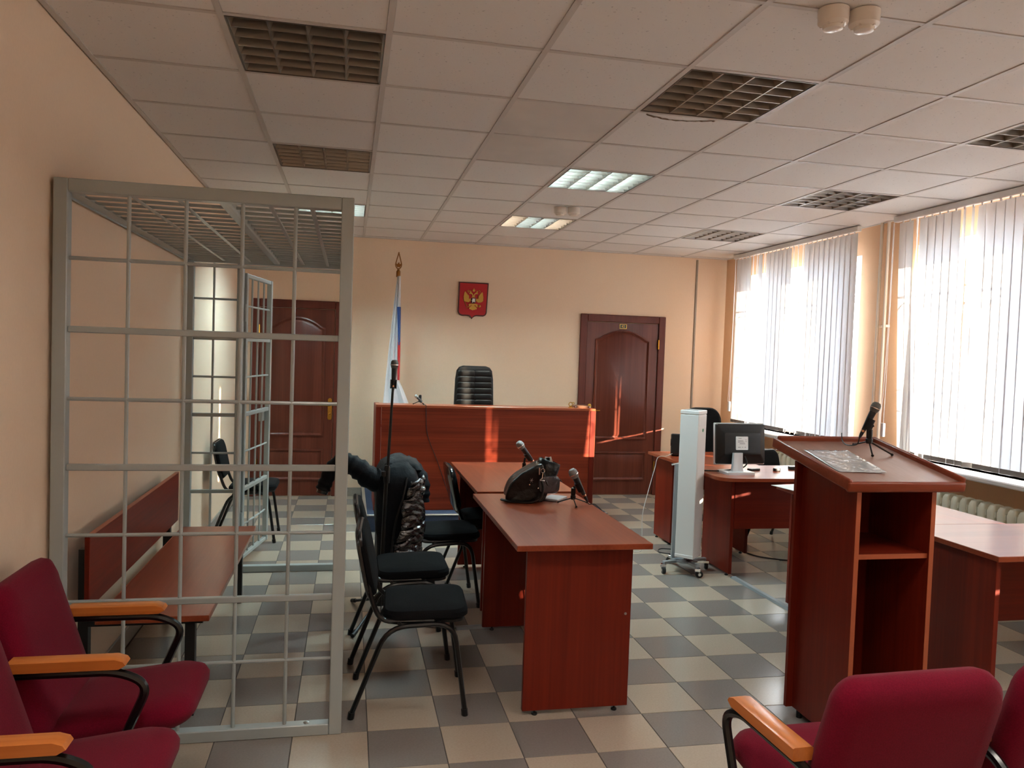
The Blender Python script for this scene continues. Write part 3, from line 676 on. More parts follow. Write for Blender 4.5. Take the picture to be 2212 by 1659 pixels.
# flag
FX, FY = 1.556, 5.80
fl = thing('flag', 'white blue and red flag hanging in folds from a pole with gilt finial', 'flag', (FX, FY, .152))
MB().cyl((0, 0, .02), (0, 0, 2.188), .0125, n=10).obj('pole', gold_d, fl); MB().lathe([(.17, 0), (.17, .02), (.05, .04), (.03, .1), (.016, .12)], 20).obj('pole_base', gold_d, fl)
MB().lathe([(.022, 2.178), (.022, 2.238), (.014, 2.248), (.014, 2.258)], 14).obj('ferrule', gold_d, fl)
tp = []
for k in range(28):
    a = 2 * math.pi * k / 28; c = math.cos(a); z = 2.31 + (c * .125 if c > 0 else c * .045); x = .031 * math.sin(a) * ((1 - c) ** .8 if c > 0 else 1); tp.append((x, 0, z))
MB().tube(tp, .0055, 6, closed=True).obj('finial', gold_d, fl)
ea = MB()
for s in (-1, 1): ea.prism([(x_, z_ - .152) for x_, z_ in [(0, 2.435), (s * .012, 2.43), (s * .024, 2.45), (s * .026, 2.475), (s * .015, 2.462), (s * .008, 2.472), (s * .009, 2.487), (0, 2.475)]], -.004, .004, Matrix.Rotation(R(90), 4, 'X'))
ea.obj('finial_eagle', gold_d, fl)
def cloth(name, m, zt, zb, xl, xr, y0, folds, ph, amp=.03):
    def fn(u, v):
        z = zt + (zb - zt) * v - .152; a = xl(v); b_ = xr(v); x = a + (b_ - a) * u; spread = .35 + .65 * v
        return (x, y0 - .03 - amp * spread * math.sin(u * math.pi * 2 * folds + ph + v * .8) - .02 * math.sin(math.pi * u), z)
    return MB().grid(fn, 26, 26).obj(name, m, fl)
cloth('white_cloth', flag_w, 2.335, .62, lambda v: -.012 - .115 * min(1, v * 1.27) ** .9, lambda v: .006 + (.035 * v if v < .62 else .0217 + .60 * (v - .62) ** .85), -.01, 2.5, .4, .03)
cloth('white_band', flag_w, 2.335, 2.02, lambda v: .0, lambda v: .022 + .008 * v, -.045, .6, 0, .012)
cloth('blue_band', flag_b, 2.02, 1.63, lambda v: -.008 + .022 * v, lambda v: .031 + .006 * v, -.047, .6, 0, .012)
cloth('red_band', flag_r, 1.66, 1.27, lambda v: .010 + .006 * v, lambda v: .037 + .004 * v, -.045, .6, 0, .012)

# coat of arms on the wall
em = thing('wall_emblem', 'red shield plaque with a golden double-headed eagle on the peach wall', 'emblem', (2.393, YF, 2.15))
KZ = .00034
def ez(p): return ((p[0] - 645) * KZ, 2.344 - 2.15 - (p[1] - (p[0] - 645) * .0576 - 322) * KZ)
MX = Matrix.Rotation(R(90), 4, 'X')
def ep(pts, h0, h1, m, name, par=em, mirror_=False):
    mb = MB(); mb.prism([ez(p) for p in pts], h0, h1, MX)
    return mb.obj(name, m, par, ang=20)
def shield(d):
    o = [(165 + d, 295 + d), (1130 - d, 350 + d)]; q = [(1095 - d, 1290), (1085 - d, 1340 - d * .3), (1050 - d * .8, 1390 - d * .6), (980, 1418 - d), (760, 1405 - d), (690, 1420 - d), (645, 1450 - d), (612, 1495 - d * 1.2), (580, 1440 - d), (530, 1400 - d), (450, 1388 - d), (290 + d * .3, 1380 - d), (220 + d * .6, 1350 - d * .7), (170 + d, 1300 - d * .3), (150 + d, 1240)]
    return o + q
ep(shield(0), .0, .018, em_frame, 'shield_frame'); ep(shield(38), .012, .0195, em_red, 'shield_field')
wing = [(560, 830), (520, 850), (490, 820), (500, 770), (440, 690), (365, 600), (352, 640), (338, 660), (345, 700), (325, 720), (338, 745), (318, 770), (335, 800), (322, 820), (335, 850), (325, 880), (350, 900), (365, 935), (395, 925), (415, 955), (440, 935), (465, 965), (480, 940), (505, 962), (520, 925), (560, 920)]
mir = lambda P: [(2 * 645 - x, y + (645 - x) * -2 * -.0) for x, y in P][::-1]
tilt = lambda P: [(x, y + (x - 645) * .0576) for x, y in P]
wingu = [(x, y - (x - 645) * .0576) for x, y in wing]
ep(tilt(wingu), .018, .026, gold_p, 'wing'); ep(tilt(mir(wingu)), .018, .026, gold_p, 'wing')
for k in range(7):                                   # feather ridges
    a = R(200 - 17 * k); P0 = (500, 850); L_ = (190, 200, 205, 200, 190, 170, 150)[k]
    q = [(P0[0] + 40 * math.cos(a) , P0[1] - 40 * math.sin(a)), (P0[0] + L_ * .85 * math.cos(a), P0[1] - L_ * .85 * math.sin(a))]
    for mr in (0, 1):
        n_ = Vector((-math.sin(a), -math.cos(a))) * 5; pp = [(q[0][0] + n_.x, q[0][1] + n_.y), (q[1][0] + n_.x, q[1][1] + n_.y), (q[1][0] - n_.x, q[1][1] - n_.y), (q[0][0] - n_.x, q[0][1] - n_.y)]
        pp = [(x, y - (x - 645) * .0576) for x, y in pp]
        ep(tilt(mir(pp) if mr else pp), .026, .030, gold_p, 'feather')
head = [(640, 810), (590, 800), (610, 760), (595, 710), (560, 690), (520, 690), (500, 672), (530, 650), (560, 640), (600, 665), (630, 710), (645, 760)]
hu = [(x, y - (x - 645) * .0576) for x, y in head]
ep(tilt(hu), .018, .030, gold_p, 'eagle_head'); ep(tilt(mir(hu)), .018, .030, gold_p, 'eagle_head')
def crown(x, y, s): return [(x - 22 * s, y), (x + 22 * s, y), (x + 30 * s, y - 35 * s), (x + 12 * s, y - 52 * s), (x + 4 * s, y - 55 * s), (x + 3 * s, y - 85 * s), (x - 3 * s, y - 85 * s), (x - 4 * s, y - 55 * s), (x - 12 * s, y - 52 * s), (x - 30 * s, y - 35 * s)]
ep(crown(652, 618, 1.35), .018, .030, gold_p, 'crown'); ep(crown(545, 645, .9), .018, .028, gold_p, 'crown'); ep(crown(760, 652, .9), .018, .028, gold_p, 'crown')
for cx_, pts in ((0, [(440, 620), (445, 590), (475, 572), (500, 580), (495, 610), (470, 640)]), (1, [(800, 600), (815, 582), (845, 590), (862, 620), (850, 660)])):
    MB().tube([(ez(p)[0], -.024, ez(p)[1]) for p in pts], .003, 5).obj('ribbon', gold_p, em)
ep([(500, 1010), (560, 1000), (640, 1005), (720, 1010), (780, 1025), (785, 1065), (760, 1095), (730, 1080), (700, 1045), (680, 1070), (720, 1110), (762, 1145), (765, 1185), (720, 1190), (690, 1205), (655, 1205), (630, 1222), (605, 1205), (570, 1190), (545, 1180), (515, 1165), (520, 1135), (570, 1090), (600, 1045), (570, 1055), (540, 1085), (505, 1075), (492, 1040)], .018, .027, gold_p, 'tail')
MB().tube([(ez(p)[0], -.024, ez(p)[1]) for p in ((330, 880), (420, 1060), (460, 1145))], .003, 5).obj('sceptre', gold_p, em)
MB().tube([(ez(p)[0], -.024, ez(p)[1]) for p in ((470, 1105), (550, 1085))], .005, 6).obj('claw', gold_p, em); MB().tube([(ez(p)[0], -.024, ez(p)[1]) for p in ((720, 1090), (800, 1115))], .005, 6).obj('claw', gold_p, em)
MB().lathe([(.016, 0), (.014, .006), (.008, .011), (.001, .013)], 14, Matrix.Translation((ez((848, 1085))[0], -.018, ez((848, 1085))[1])) @ MX).obj('orb', gold_p, em)
ep([(565, 825), (722, 825), (722, 960), (690, 990), (645, 1005), (600, 990), (565, 960)], .026, .033, em_frame, 'inner_shield')
ep([(580, 900), (610, 880), (600, 830), (630, 850), (650, 830), (665, 850), (700, 840), (690, 890), (700, 930), (690, 975), (670, 940), (640, 950), (600, 975), (605, 930)], .033, .037, silver_p, 'rider')

# ------------------------------------------------------------------ microphones
def microphone(head, tail, label, grille=mic_g, cable=None, ring=True, name='microphone', par=None, cab=rubber):
    h, t = Vector(head), Vector(tail); ax = (t - h).normalized(); L = (t - h).length
    g = thing(name, label, 'microphone', tail); M = Matrix.Translation(h - Vector(tail)) @ ax.to_track_quat('Z', 'Y').to_matrix().to_4x4()
    k = L / .19
    MB().lathe([(.004 * k, -.001), (.016 * k, .002 * k), (.0235 * k, .012 * k), (.0255 * k, .026 * k), (.0255 * k, .030 * k)], 18, M).obj('grille', grille, g)
    MB().lathe([(.0266 * k, .0295 * k), (.0268 * k, .034 * k), (.0258 * k, .035 * k)], 18, M).obj('grille_ring', chrome, g)
    MB().lathe([(.0252 * k, .035 * k), (.0215 * k, .05 * k), (.0185 * k, .055 * k)], 18, M).obj('lower_grille', grille, g)
    MB().lathe([(.0183 * k, .054 * k), (.0165 * k, .09 * k), (.0125 * k, .145 * k), (.0115 * k, .165 * k)], 16, M).obj('handle', mic_b, g)
    MB().lathe([(.0105 * k, .165 * k), (.0105 * k, .176 * k)], 14, M).obj('connector_ring', copper, g)
    MB().lathe([(.0098 * k, .175 * k), (.0095 * k, .19 * k), (.005 * k, .215 * k)], 12, M).obj('connector', mic_b, g)
    if cable:
        e = h + ax * .212 * k; MB().tube(smooth_path([e - Vector(tail)] + [Vector(p) - Vector(tail) for p in cable], 8), .0028, 6).obj('cable', cab, g)
    return g
def clip_on(g, p, ax, r=.02, k=1, back=None):
    """C-shaped clip round the handle, its closed side toward -back"""
    z_ = Vector(ax).normalized(); x_ = -(back if back is not None else V(0, -1, 0)); x_ = (x_ - z_ * x_.dot(z_)).normalized(); y_ = z_.cross(x_)
    M = Matrix.Translation(p) @ Matrix((x_, y_, z_)).transposed().to_4x4()
    out = [(r * math.cos(a), r * math.sin(a)) for a in [R(-130 + 260 * i / 12) for i in range(13)]] + [((r - .004 * k) * math.cos(a), (r - .004 * k) * math.sin(a)) for a in [R(130 - 260 * i / 12) for i in range(13)]]
    MB().prism(out, -.022 * k, .03 * k, M).obj('mic_clip', blk_plastic, g)
def mini_stand(hub, feet, mic_mid, mic_ax, label, k=1):
    """hub: bottom of central column"""
    h = Vector(hub); g = thing('tripod_mic_stand', label, 'microphone stand', (h.x, h.y, min(f[2] for f in feet)))
    o = Vector(g.location); mm = Vector(mic_mid)
    MB().lathe([(.012, 0), (.015, .004), (.015, .02), (.012, .023), (.013, .028), (.013, .062), (.006, .066)], 12, Matrix.Translation(h - o)).obj('column', blk_plastic, g)
    for f in feet: l_ = MB().cyl(h + V(0, 0, .01) - o, Vector(f) + V(0, 0, .006) - o, .0035, n=6).obj('leg', black_metal, g); MB().lathe([(.001, 0), (.006, .003), (.006, .009), (.002, .012)], 8, Matrix.Translation(Vector(f) - o)).obj('foot', blk_plastic, l_)
    d_ = (mm - (h + V(0, 0, .06))); ax_ = Vector(mic_ax).normalized(); d_ = (d_ - ax_ * d_.dot(ax_)).normalized()   # square to the microphone
    tip = mm - d_ * (.019 * k + .004 * k)
    MB().tube([h + V(0, 0, .06 * k) - o, (h + V(0, 0, .075 * k)) .lerp(tip, .5) - o, tip - o], .007 * k, 8).obj('swivel', blk_plastic, g)
    clip_on(g, mm - o, mic_ax, .0205 * k, k, d_)
    return g
# desk A
hA, tA = V(2.276, 1.66, .968), V(2.365, 1.665, .808)
microphone(hA, tA, 'grey-headed handheld microphone on a mini tripod beside the black bag', cable=[(2.385, 1.665, .776), (2.42, 1.64, .773), (2.455, 1.60, .70), (2.44, 1.62, .45), (2.47, 1.66, .02), (2.5, 1.7, .004), (2.51, 1.78, .004)])
mini_stand((2.296, 1.675, .80), [(2.225, 1.72, .771), (2.29, 1.585, .771), (2.385, 1.71, .771)], hA.lerp(tA, .55) + V(0, .0, -.004), tA - hA, 'small black tripod stand holding the microphone beside the bag')
# desk B
hB, tB = V(2.18, 2.60, 1.005), V(2.30, 2.62, .862)
microphone(hB, tB, 'grey-headed handheld microphone on the desk behind the black bag', cable=[(2.33, 2.62, .80), (2.36, 2.60, .7745), (2.40, 2.53, .775), (2.432, 2.475, .778), (2.445, 2.455, .765), (2.448, 2.45, .70), (2.448, 2.45, .30), (2.455, 2.46, .02), (2.48, 2.49, .004), (2.50, 2.56, .004)])
mini_stand((2.232, 2.62, .80), [(2.14, 2.58, .771), (2.27, 2.54, .771), (2.27, 2.71, .771)], hB.lerp(tB, .62) + V(0, 0, -.004), tB - hB, 'small black tripod stand holding the microphone behind the bag')
# judge bench
hJ, tJ = V(1.675, 4.72, 1.168), V(1.765, 4.64, 1.075 + .032)
hJ, tJ = V(1.672, 4.68, 1.178), V(1.745, 4.63, 1.105)
g = microphone(hJ, tJ, 'small microphone on the judge bench with its cable hanging down the front', cable=[(1.757, 4.606, 1.0965), (1.762, 4.591, 1.0965), (1.764, 4.5865, 1.085), (1.766, 4.5865, 1.04), (1.785, 4.588, .83), (1.885, 4.588, .58), (1.99, 4.588, .30), (2.06, 4.585, .165)])
mini_stand((1.72, 4.70, 1.115), [(1.66, 4.70, 1.0925), (1.75, 4.66, 1.0925), (1.75, 4.76, 1.0925)], hJ.lerp(tJ, .6) + V(0, 0, -.002), tJ - hJ, 'tiny black tripod stand on the judge bench', k=.62)
# lectern microphone
hL, tL = V(3.412, .70, 1.418), V(3.358, .73, 1.272)
microphone(hL, tL, 'grey-headed microphone tilted on a tripod on the lectern', grille=mic_d, cable=[(3.345, .74, 1.225), (3.342, .80, 1.2135), (3.35, .85, 1.224), (3.362, .88, 1.253), (3.38, .905, 1.257), (3.392, .922, 1.235), (3.396, .926, 1.15), (3.40, .926, .6), (3.41, .93, .02), (3.43, .96, .004), (3.47, 1.05, .004)])
mini_stand((3.388, .715, 1.232), [(x_, y_, 1.1190 + (y_ - .325) * .181) for x_, y_ in ((3.365, .655), (3.475, .67), (3.385, .82))], hL.lerp(tL, .62) + V(.006, 0, -.004), tL - hL, 'small black tripod stand on the sloping lectern top')
# floor stand microphone
SX, SY = 1.295, 2.205
ms = thing('mic_floor_stand', 'tall black floor microphone stand beside the draped jacket', 'microphone stand', (SX, SY, 0))
MB().cyl((0, 0, .09), (.02, 0, .86), .0115, n=10).obj('lower_tube', black_metal, ms); MB().cyl((.02, 0, .80), (.044, .0215, 1.36), .0075, n=8).obj('upper_tube', black_metal, ms)
MB().lathe([(.016, .8), (.018, .82), (.018, .89), (.012, .905)], 12, Matrix.Translation((.021, 0, 0))).obj('clutch', blk_plastic, ms)
MB().box(-.012, .012, -.05, -.01, .845, .875, bev=.004).obj('clutch_knob', blk_plastic, ms)
MB().lathe([(.03, .08), (.034, .09), (.034, .13), (.02, .15)], 14).obj('hub', blk_plastic, ms)
for a in (117, 243, 5):
    c_, s_ = math.cos(R(a)), math.sin(R(a)); l_ = MB().cyl((0, 0, .12), (.33 * c_, .33 * s_, .014), .009, n=8).obj('leg', black_metal, ms); MB().cyl((.30 * c_, .30 * s_, .024), (.345 * c_, .345 * s_, .012), .0125, n=8).obj('rubber_foot', rubber, l_)
clip_on(ms, V(.045, 0, 1.385), V(-.03, 0, -1), .0195, 1, V(0, -1, 0))
microphone(V(SX + .049, SY, 1.522), V(SX + .043, SY, 1.352), 'dark grey microphone upright on the tall floor stand', grille=mic_d, cable=[(SX + .043, SY - .004, 1.30), (SX + .038, SY - .010, 1.1), (SX + .03, SY - .026, .92), (SX + .024, SY - .026, .80), (SX + .014, SY - .022, .5), (SX + .006, SY - .045, .13), (SX + .02, SY - .07, .012), (SX + .12, SY - .13, .004), (SX + .3, SY - .205, .004), (SX + .43, SY - .229, .005)])

# things on the judge bench
go = thing('gold_ornament', 'small gilt curl ornament standing on the judge bench', 'ornament', (3.135, 4.70, 1.092))
MB().lathe([(.022, 0), (.022, .006), (.008, .012)], 14).obj('foot', gold, go); MB().tube([(.0 + .017 * math.cos(a), 0, .032 + .018 * math.sin(a)) for a in [2 * math.pi * k / 16 for k in range(16)]], .004, 6, closed=True).obj('ring', gold, go)
MB().tube(smooth_path([(.012, 0, .045), (.03, 0, .05), (.034, 0, .036), (.024, 0, .03)], 5), .0035, 6).obj('curl', gold, go)
fo = thing('document_folder', 'brown rounded document folder lying on the judge bench end', 'folder', (3.25, 4.74, 1.0925))
MB().loft([[(x, y, z) for x, y in rrect(.16 - q, .12 - q, .02, 4)] for z, q in ((0, .004), (.004, 0), (.016, 0), (.022, .03))]).obj('cover', mat('brown_leatherette', (96, 62, 44), .4), fo); MB().box(-.074, .074, -.059, -.052, .005, .014).obj('pages', paper, fo)

# ------------------------------------------------------------------ black bag
bag = thing('leather_bag', 'slouching black leather shoulder bag on the front desk', 'bag', (2.07, 1.84, .7705))
def wob(p, s, a, sd=0): return Vector(p) + noise.noise_vector(Vector(p) * s + Vector((sd, 0, 0))) * a
def bag_ring(cx_, z, w, d, r, cyy=0, tilt_=0, n=8, wa=.006):
    return [tuple(wob((cx_ + x, cyy + y, z + x * tilt_), 16, wa, 3)) for x, y in rrect(w, d, r, n)]
bo_ = [(-.105, .004), (-.131, .018), (-.128, .06), (-.112, .10), (-.06, .148), (.0, .186), (.05, .212), (.072, .205), (.085, .165), (.10, .12), (.112, .085), (.098, .04), (.07, .003), (-.02, .001)]
def bag_slice(y, dx, sc, wa):
    o_ = smooth_path([(x, 0, z) for x, z in bo_ + bo_[:1]], 3)[:-1]
    return [tuple(wob((dx + .0 + (p.x) * sc, y, max(.002, .1 + (p.z - .1) * sc)), 17, wa, 4)) for p in o_]
bb = MB(); bb.loft([bag_slice(-.092, 0, .3, .010), bag_slice(-.096, 0, .7, .010), bag_slice(-.096, 0, .93, .007), bag_slice(-.09, 0, .985, .006), bag_slice(-.08, 0, 1, .006), bag_slice(-.06, .004, .97, .008), bag_slice(-.02, .008, .95, .009), bag_slice(.02, .014, .95, .009), bag_slice(.06, .02, 1, .006), bag_slice(.085, .022, .97, .005), bag_slice(.097, .022, .8, .003)])
bb.obj('body', leather2, bag, ang=40)
cl = MB(); cr_ = [(a, b_) for a, b_ in rrect(1, 1, .42, 6)]
cl.loft([[tuple(wob((cx_ + x * w_, .004 + y * d_, z + x * t_ - .1 * abs(y) * 0), 18, .004, 7)) for x, y in cr_] for cx_, z, w_, d_, t_ in ((.10, .09, .12, .15, .03), (.11, .14, .13, .15, .02), (.122, .185, .125, .14, -.02), (.13, .215, .115, .125, -.035), (.131, .218, .102, .112, -.035), (.122, .19, .09, .10, -.03), (.115, .14, .075, .09, 0))]); cl.obj('opening_collar', leather2, bag, ang=50)
MB().loft([[tuple(wob((.112 + x, -.078 + y0_ + .15 * x, .095 + z), 24, .005, 9)) for x, z in rrect(.125 * q, .10 * q, .03, 4)] for y0_, q in ((.02, .95), (.0, 1), (-.012, .95), (-.016, .7))]).obj('side_pocket', mat('grey_coated_leather', (74, 76, 82), .2, spec=.8, coat=.5, bump=((34, 34, 34), .7, .01)), bag, ang=50)
MB().tube(smooth_path([(.06, -.112, .128), (.066, -.125, .08), (.05, -.13, .03), (.0, -.128, .009), (-.06, -.118, .008), (-.12, -.10, .009), (-.15, -.05, .009)], 6), .007, 6).obj('shoulder_strap', leather, bag)
MB().tube([(.065 + .011 * math.cos(a), -.112, .178 + .011 * math.sin(a)) for a in [2 * math.pi * k / 12 for k in range(12)]], .0018, 5, closed=True).obj('d_ring', chrome, bag)
MB().tube(smooth_path([(.065, -.116, .167), (.062, -.118, .15), (.06, -.118, .136), (.048, -.118, .126), (.074, -.118, .124)], 4), .0025, 5).obj('snap_hook', chrome, bag)
MB().box(.042, .05, -.112, -.104, .155, .195, bev=.001).obj('zip_pull', chrome, bag)
for p in ((-.005, .10), (.045, .08)): MB().lathe([(.005, 0), (.004, .003), (.001, .004)], 8, Matrix.Translation((p[0], -.102, p[1])) @ MX).obj('stud', chrome, bag)
lg = MB()
for a, b_ in (((.0, .135), (.012, .112)), ((.012, .135), (.0, .112)), ((-.004, .124), (.015, .124))): lg.tube([(a[0], -.1015, a[1]), (b_[0], -.1015, b_[1])], .0009, 4)
lg.obj('stitched_mark', chrome, bag)
for k, (x, z, a) in enumerate(((.115, .212, .2), (.135, .212, -.3))): MB().box(-.015, .015, -.001, .001, -.04, .03, M=Matrix.Translation((x, .01, z - .005)) @ Matrix.Rotation(a, 4, 'Y')).obj('paper_slip', paper, bag)
pk = tag(MB().box(-.07, .07, -.05, .05, 0, .012, bev=.002).obj('paper_packet', mat('silver_grey_wrapper', (170, 172, 176), .3, spec=.6)), 'thin silvery packet tucked beside the black bag', 'packet'); pk.location = (2.235, 1.84, .7705); pk.rotation_euler = (0, 0, R(52))

# ------------------------------------------------------------------ jacket draped on the third chair
jk = thing('draped_jacket', 'dark navy puffer jacket hung over a chair back, shiny lining showing', 'jacket', (1.39, 2.545, .0))
def jr(z, cx_, cyy, w, d, r, wa=.022, n=9): return [tuple(wob((cx_ + x, cyy + y, z), 9, wa, 5)) for x, y in rrect(w, d, r, n)]
jb_ = MB(); jb_.loft([jr(.30, -.04, -.01, .14, .44, .05, .014), jr(.36, -.035, -.01, .16, .48, .06, .014), jr(.45, -.03, -.01, .17, .51, .06, .014), jr(.49, -.015, -.01, .21, .52, .07, .014), jr(.53, .012, -.01, .27, .53, .08, .014), jr(.60, .012, -.01, .275, .53, .08, .014), jr(.68, .005, -.01, .27, .53, .09, .014), jr(.75, .0, -.01, .27, .53, .09, .014), jr(.81, .0, -.01, .26, .52, .09, .014), jr(.86, .005, -.01, .21, .46, .08, .014), jr(.895, .01, -.01, .12, .34, .05, .014), jr(.912, .012, -.01, .05, .18, .02)]); jb_.obj('jacket_body', coat_m, jk, ang=70)
ln = MB()
def lnf(u, v):
    z = .80 + .03 * u - (.50 + .03 * u) * v; x = -.02 + .165 * u + .085 * (1 - v) ** 1.2 * (1 - u) + .008 * math.sin(v * 13 + 1) + .012 * math.sin(math.pi * v) * u; y = -.302 + .055 * u ** 1.6 - .012 * math.sin(math.pi * u) - .008 * math.sin(v * 40 + u * 6 + 2 * math.sin(v * 9)) - .005 * math.sin(v * 83 - u * 5 + 3 * math.sin(u * 4))
    p = V(x, y, z); return tuple(p + noise.noise_vector(Vector((p.x * 12, p.y * 12, p.z * 22))) * .009)
ln.grid(lnf, 22, 56); lo = ln.obj('shiny_lining', lining_m, jk, ang=80)
sm_ = lo.modifiers.new('thickness', 'SOLIDIFY'); sm_.thickness = .012
slv = smooth_path([(-.05, -.14, .80), (-.14, -.18, .79), (-.22, -.19, .85), (-.285, -.19, .890), (-.335, -.19, .902), (-.39, -.19, .855), (-.425, -.19, .78), (-.44, -.19, .735)], 5)
sl = MB(); sl.tube(slv, .05, 14, rr=[(.075 - .033 * min(1, i / (len(slv) - 1) * 1.25)) * (1 + .10 * math.sin(i * 1.9)) for i in range(len(slv))]); sl.obj('sleeve', coat_m, jk, ang=70)
MB().cyl((-.438, -.19, .742), (-.446, -.19, .715), .036, .033, 14).obj('cuff', lining_m, jk)
slv = smooth_path([(.06, .14, .86), (.135, .12, .81), (.175, .10, .74), (.18, .09, .67), (.178, .09, .61)], 5)
sl = MB(); sl.tube(slv, .05, 12, rr=[.046 + .005 * math.sin(i * 1.7) for i in range(len(slv))]); sl.obj('sleeve', coat_m, jk, ang=70)
hd = MB(); hd.loft([[tuple(wob((.03 + x, -.04 + y, z), 14, .012, 2)) for x, y in rrect(w_, d_, .05, 6)] for z, w_, d_ in ((.822, .20, .26), (.85, .24, .32), (.888, .21, .28), (.908, .12, .18))]); hd.obj('hood', coat_m, jk, ang=70)
MB().tube(smooth_path([(.05, -.262, .82), (.03, -.30, .72), (-.015, -.305, .55), (-.035, -.285, .33)], 6), .006, 6).obj('zip_edge', blk_plastic, jk)

# ------------------------------------------------------------------ air recirculator on castors
rc = thing('air_recirculator', 'tall white box air steriliser on a grey wheeled stand beside the computer desk', 'air steriliser', (3.575, 3.02, 0))
Mr = Matrix.Translation((-.01, -.085, 0)) @ Matrix.Rotation(R(-46), 4, 'Z')
MB().box(-.07, .07, -.08, .08, .15, 1.185, bev=.004, M=Mr).obj('case', uv_white, rc); MB().box(-.0715, .0715, -.0815, .0815, 1.187, 1.215, bev=.004, M=Mr).obj('top_cap', uv_white, rc); MB().box(-.0715, .0715, -.0815, .0815, .135, .16, bev=.003, M=Mr).obj('bottom_cap', uv_white, rc)
MB().box(-.055, .055, -.065, .065, 1.2145, 1.217, M=Mr).obj('top_vent', uv_grey, rc)
MB().lathe([(.013, 0), (.013, .001)], 18, Mr @ Matrix.Translation((.0705, .012, 1.07)) @ Matrix.Rotation(R(90), 4, 'Y')).obj('round_sticker', green_m, rc)
MB().box(.0702, .0712, -.07, .07, 1.10, 1.175, M=Mr).obj('label_panel', white_st, rc)
MB().box(.0702, .0715, -.066, -.052, .72, .85, M=Mr).obj('meter_window', white_st, rc); MB().box(-.03, .03, .08, .10, .85, .9, M=Mr).obj('rear_bracket', uv_grey, rc)
MB().box(-.085, -.06, .03, .055, .09, .80, bev=.003).obj('stand_tube', uv_grey, rc); MB().cyl((.0, -.02, .08), (.0, -.02, .15), .016, n=10).obj('stand_tube', uv_grey, rc)
MB().cyl((-.115, .04, .792), (-.045, .04, .806), .007, n=8).obj('handle_pin', chrome, rc)
MB().prism([(x, y) for x, y in rrect(.16, .16, .03, 4)], .078, .09, Matrix.Rotation(R(12), 4, 'Z')).obj('base_plate', uv_grey, rc)
for p in ((-.183, -.048), (.025, -.186), (.198, .03), (-.015, .20)):
    a = math.atan2(p[1], p[0]); MB().box(.04, .19, -.015, .015, .07, .09, bev=.003, M=Matrix.Rotation(a, 4, 'Z')).obj('base_arm', uv_grey, rc)
    c_ = MB().box(-.02, .02, -.022, .022, .045, .07, bev=.004, M=Matrix.Translation((p[0], p[1], 0)) @ Matrix.Rotation(a + 1, 4, 'Z')).obj('caster_fork', chrome, rc)
    q = V(p[0], p[1], .027) + V(math.cos(a + 1.2), math.sin(a + 1.2), 0) * .012; ax = V(-math.sin(a + 1.2), math.cos(a + 1.2), 0) * .011
    MB().cyl(q - ax, q + ax, .027, n=16).obj('caster_wheel', rubber, c_); MB().cyl(q - ax * 1.4, q + ax * 1.4, .012, n=10).obj('wheel_cap', chrome, c_)

# ------------------------------------------------------------------ computer desk items
mo = thing('monitor', 'computer monitor seen from behind with silver stand on the computer desk', 'monitor', (3.92, 2.95, .75), R(3))
Mm = Matrix.Translation((.045, .03, .215)) @ Matrix.Rotation(R(-5), 4, 'X')
MB().box(-.208, .208, -.005, .018, -.155, .155, bev=.004, M=Mm).obj('bezel', silver_pl, mo)
MB().loft([[Mm @ V(x, y, z) for x, z in rrect(w_, h_, .012, 3)] for y, w_, h_ in ((-.004, .408, .30), (-.022, .40, .29), (-.034, .34, .2), (-.05, .30, .16), (-.052, .28, .14))]).obj('back_cover', blk_plastic, mo, ang=20)
st = MB().box(-.05, .05, -.056, -.0525, -.05, .05, bev=.004, M=Mm @ Matrix.Translation((-.01, 0, .005))).obj('rating_sticker', white_st, mo)
ln_ = MB()
for z, x0, x1 in ((.036, -.03, -.005), (.018, -.035, .01), (.008, -.035, .02), (-.004, -.02, .024), (-.03, -.035, -.012), (-.03, .0, .008), (-.03, .02, .032), (.024, .028, .036), (.012, .028, .037)): ln_.box(x0 - .01, x1 - .01, -.0568, -.056, z - .0014 + .005, z + .0014 + .005, M=Mm)
ln_.obj('sticker_print', ink, st)
vn = MB()
for k in range(9): vn.box(.05, .13, -.0528, -.052, -.06 + k * .015, -.057 + k * .015, M=Mm)
vn.obj('vent_slots', mat('vent_dark', (8, 8, 9), .6), mo)
MB().loft([[(-.01 + x, y - .045, z) for x, y in rrect(w_, d_, .006, 3)] for z, w_, d_ in ((.02, .09, .035), (.08, .082, .026), (.155, .078, .022))]).obj('stand_neck', silver_pl, mo)
MB().loft([[(-.01 + x, y - .03, z) for x, y in rrect(w_, d_, .012, 3)] for z, w_, d_ in ((0, .225, .17), (.016, .225, .17), (.021, .215, .16))]).obj('stand_base', silver_pl, mo)
MB().tube(smooth_path([(.06, -.03, .13), (.065, -.055, .08), (.03, -.05, .045), (-.04, -.03, .03), (-.12, .02, .012), (-.24, .10, .006), (-.26, .2, .006)], 6), .005, 6).obj('cable', rubber, mo)
sp = thing('loudspeaker', 'small black desktop loudspeaker with silver side on the side desk', 'speaker', (3.86, 3.90, .7537), R(-20))
MB().box(-.042, .042, -.055, .05, .0, .185, bev=.008, M=Matrix.Rotation(R(-4), 4, 'X')).obj('cabinet', blk_plastic, sp); MB().box(.0425, .05, -.05, .045, .004, .18, bev=.003, M=Matrix.Rotation(R(-4), 4, 'X')).obj('side_panel', silver_pl, sp)
MB().lathe([(.034, 0), (.03, .004), (.01, .002)], 16, Matrix.Translation((-.042, 0, .11)) @ Matrix.Rotation(R(-90), 4, 'Y')).obj('driver', blk_gloss, sp); MB().box(-.03, .03, -.0565, -.055, .012, .03).obj('control_strip', blk_gloss, sp)
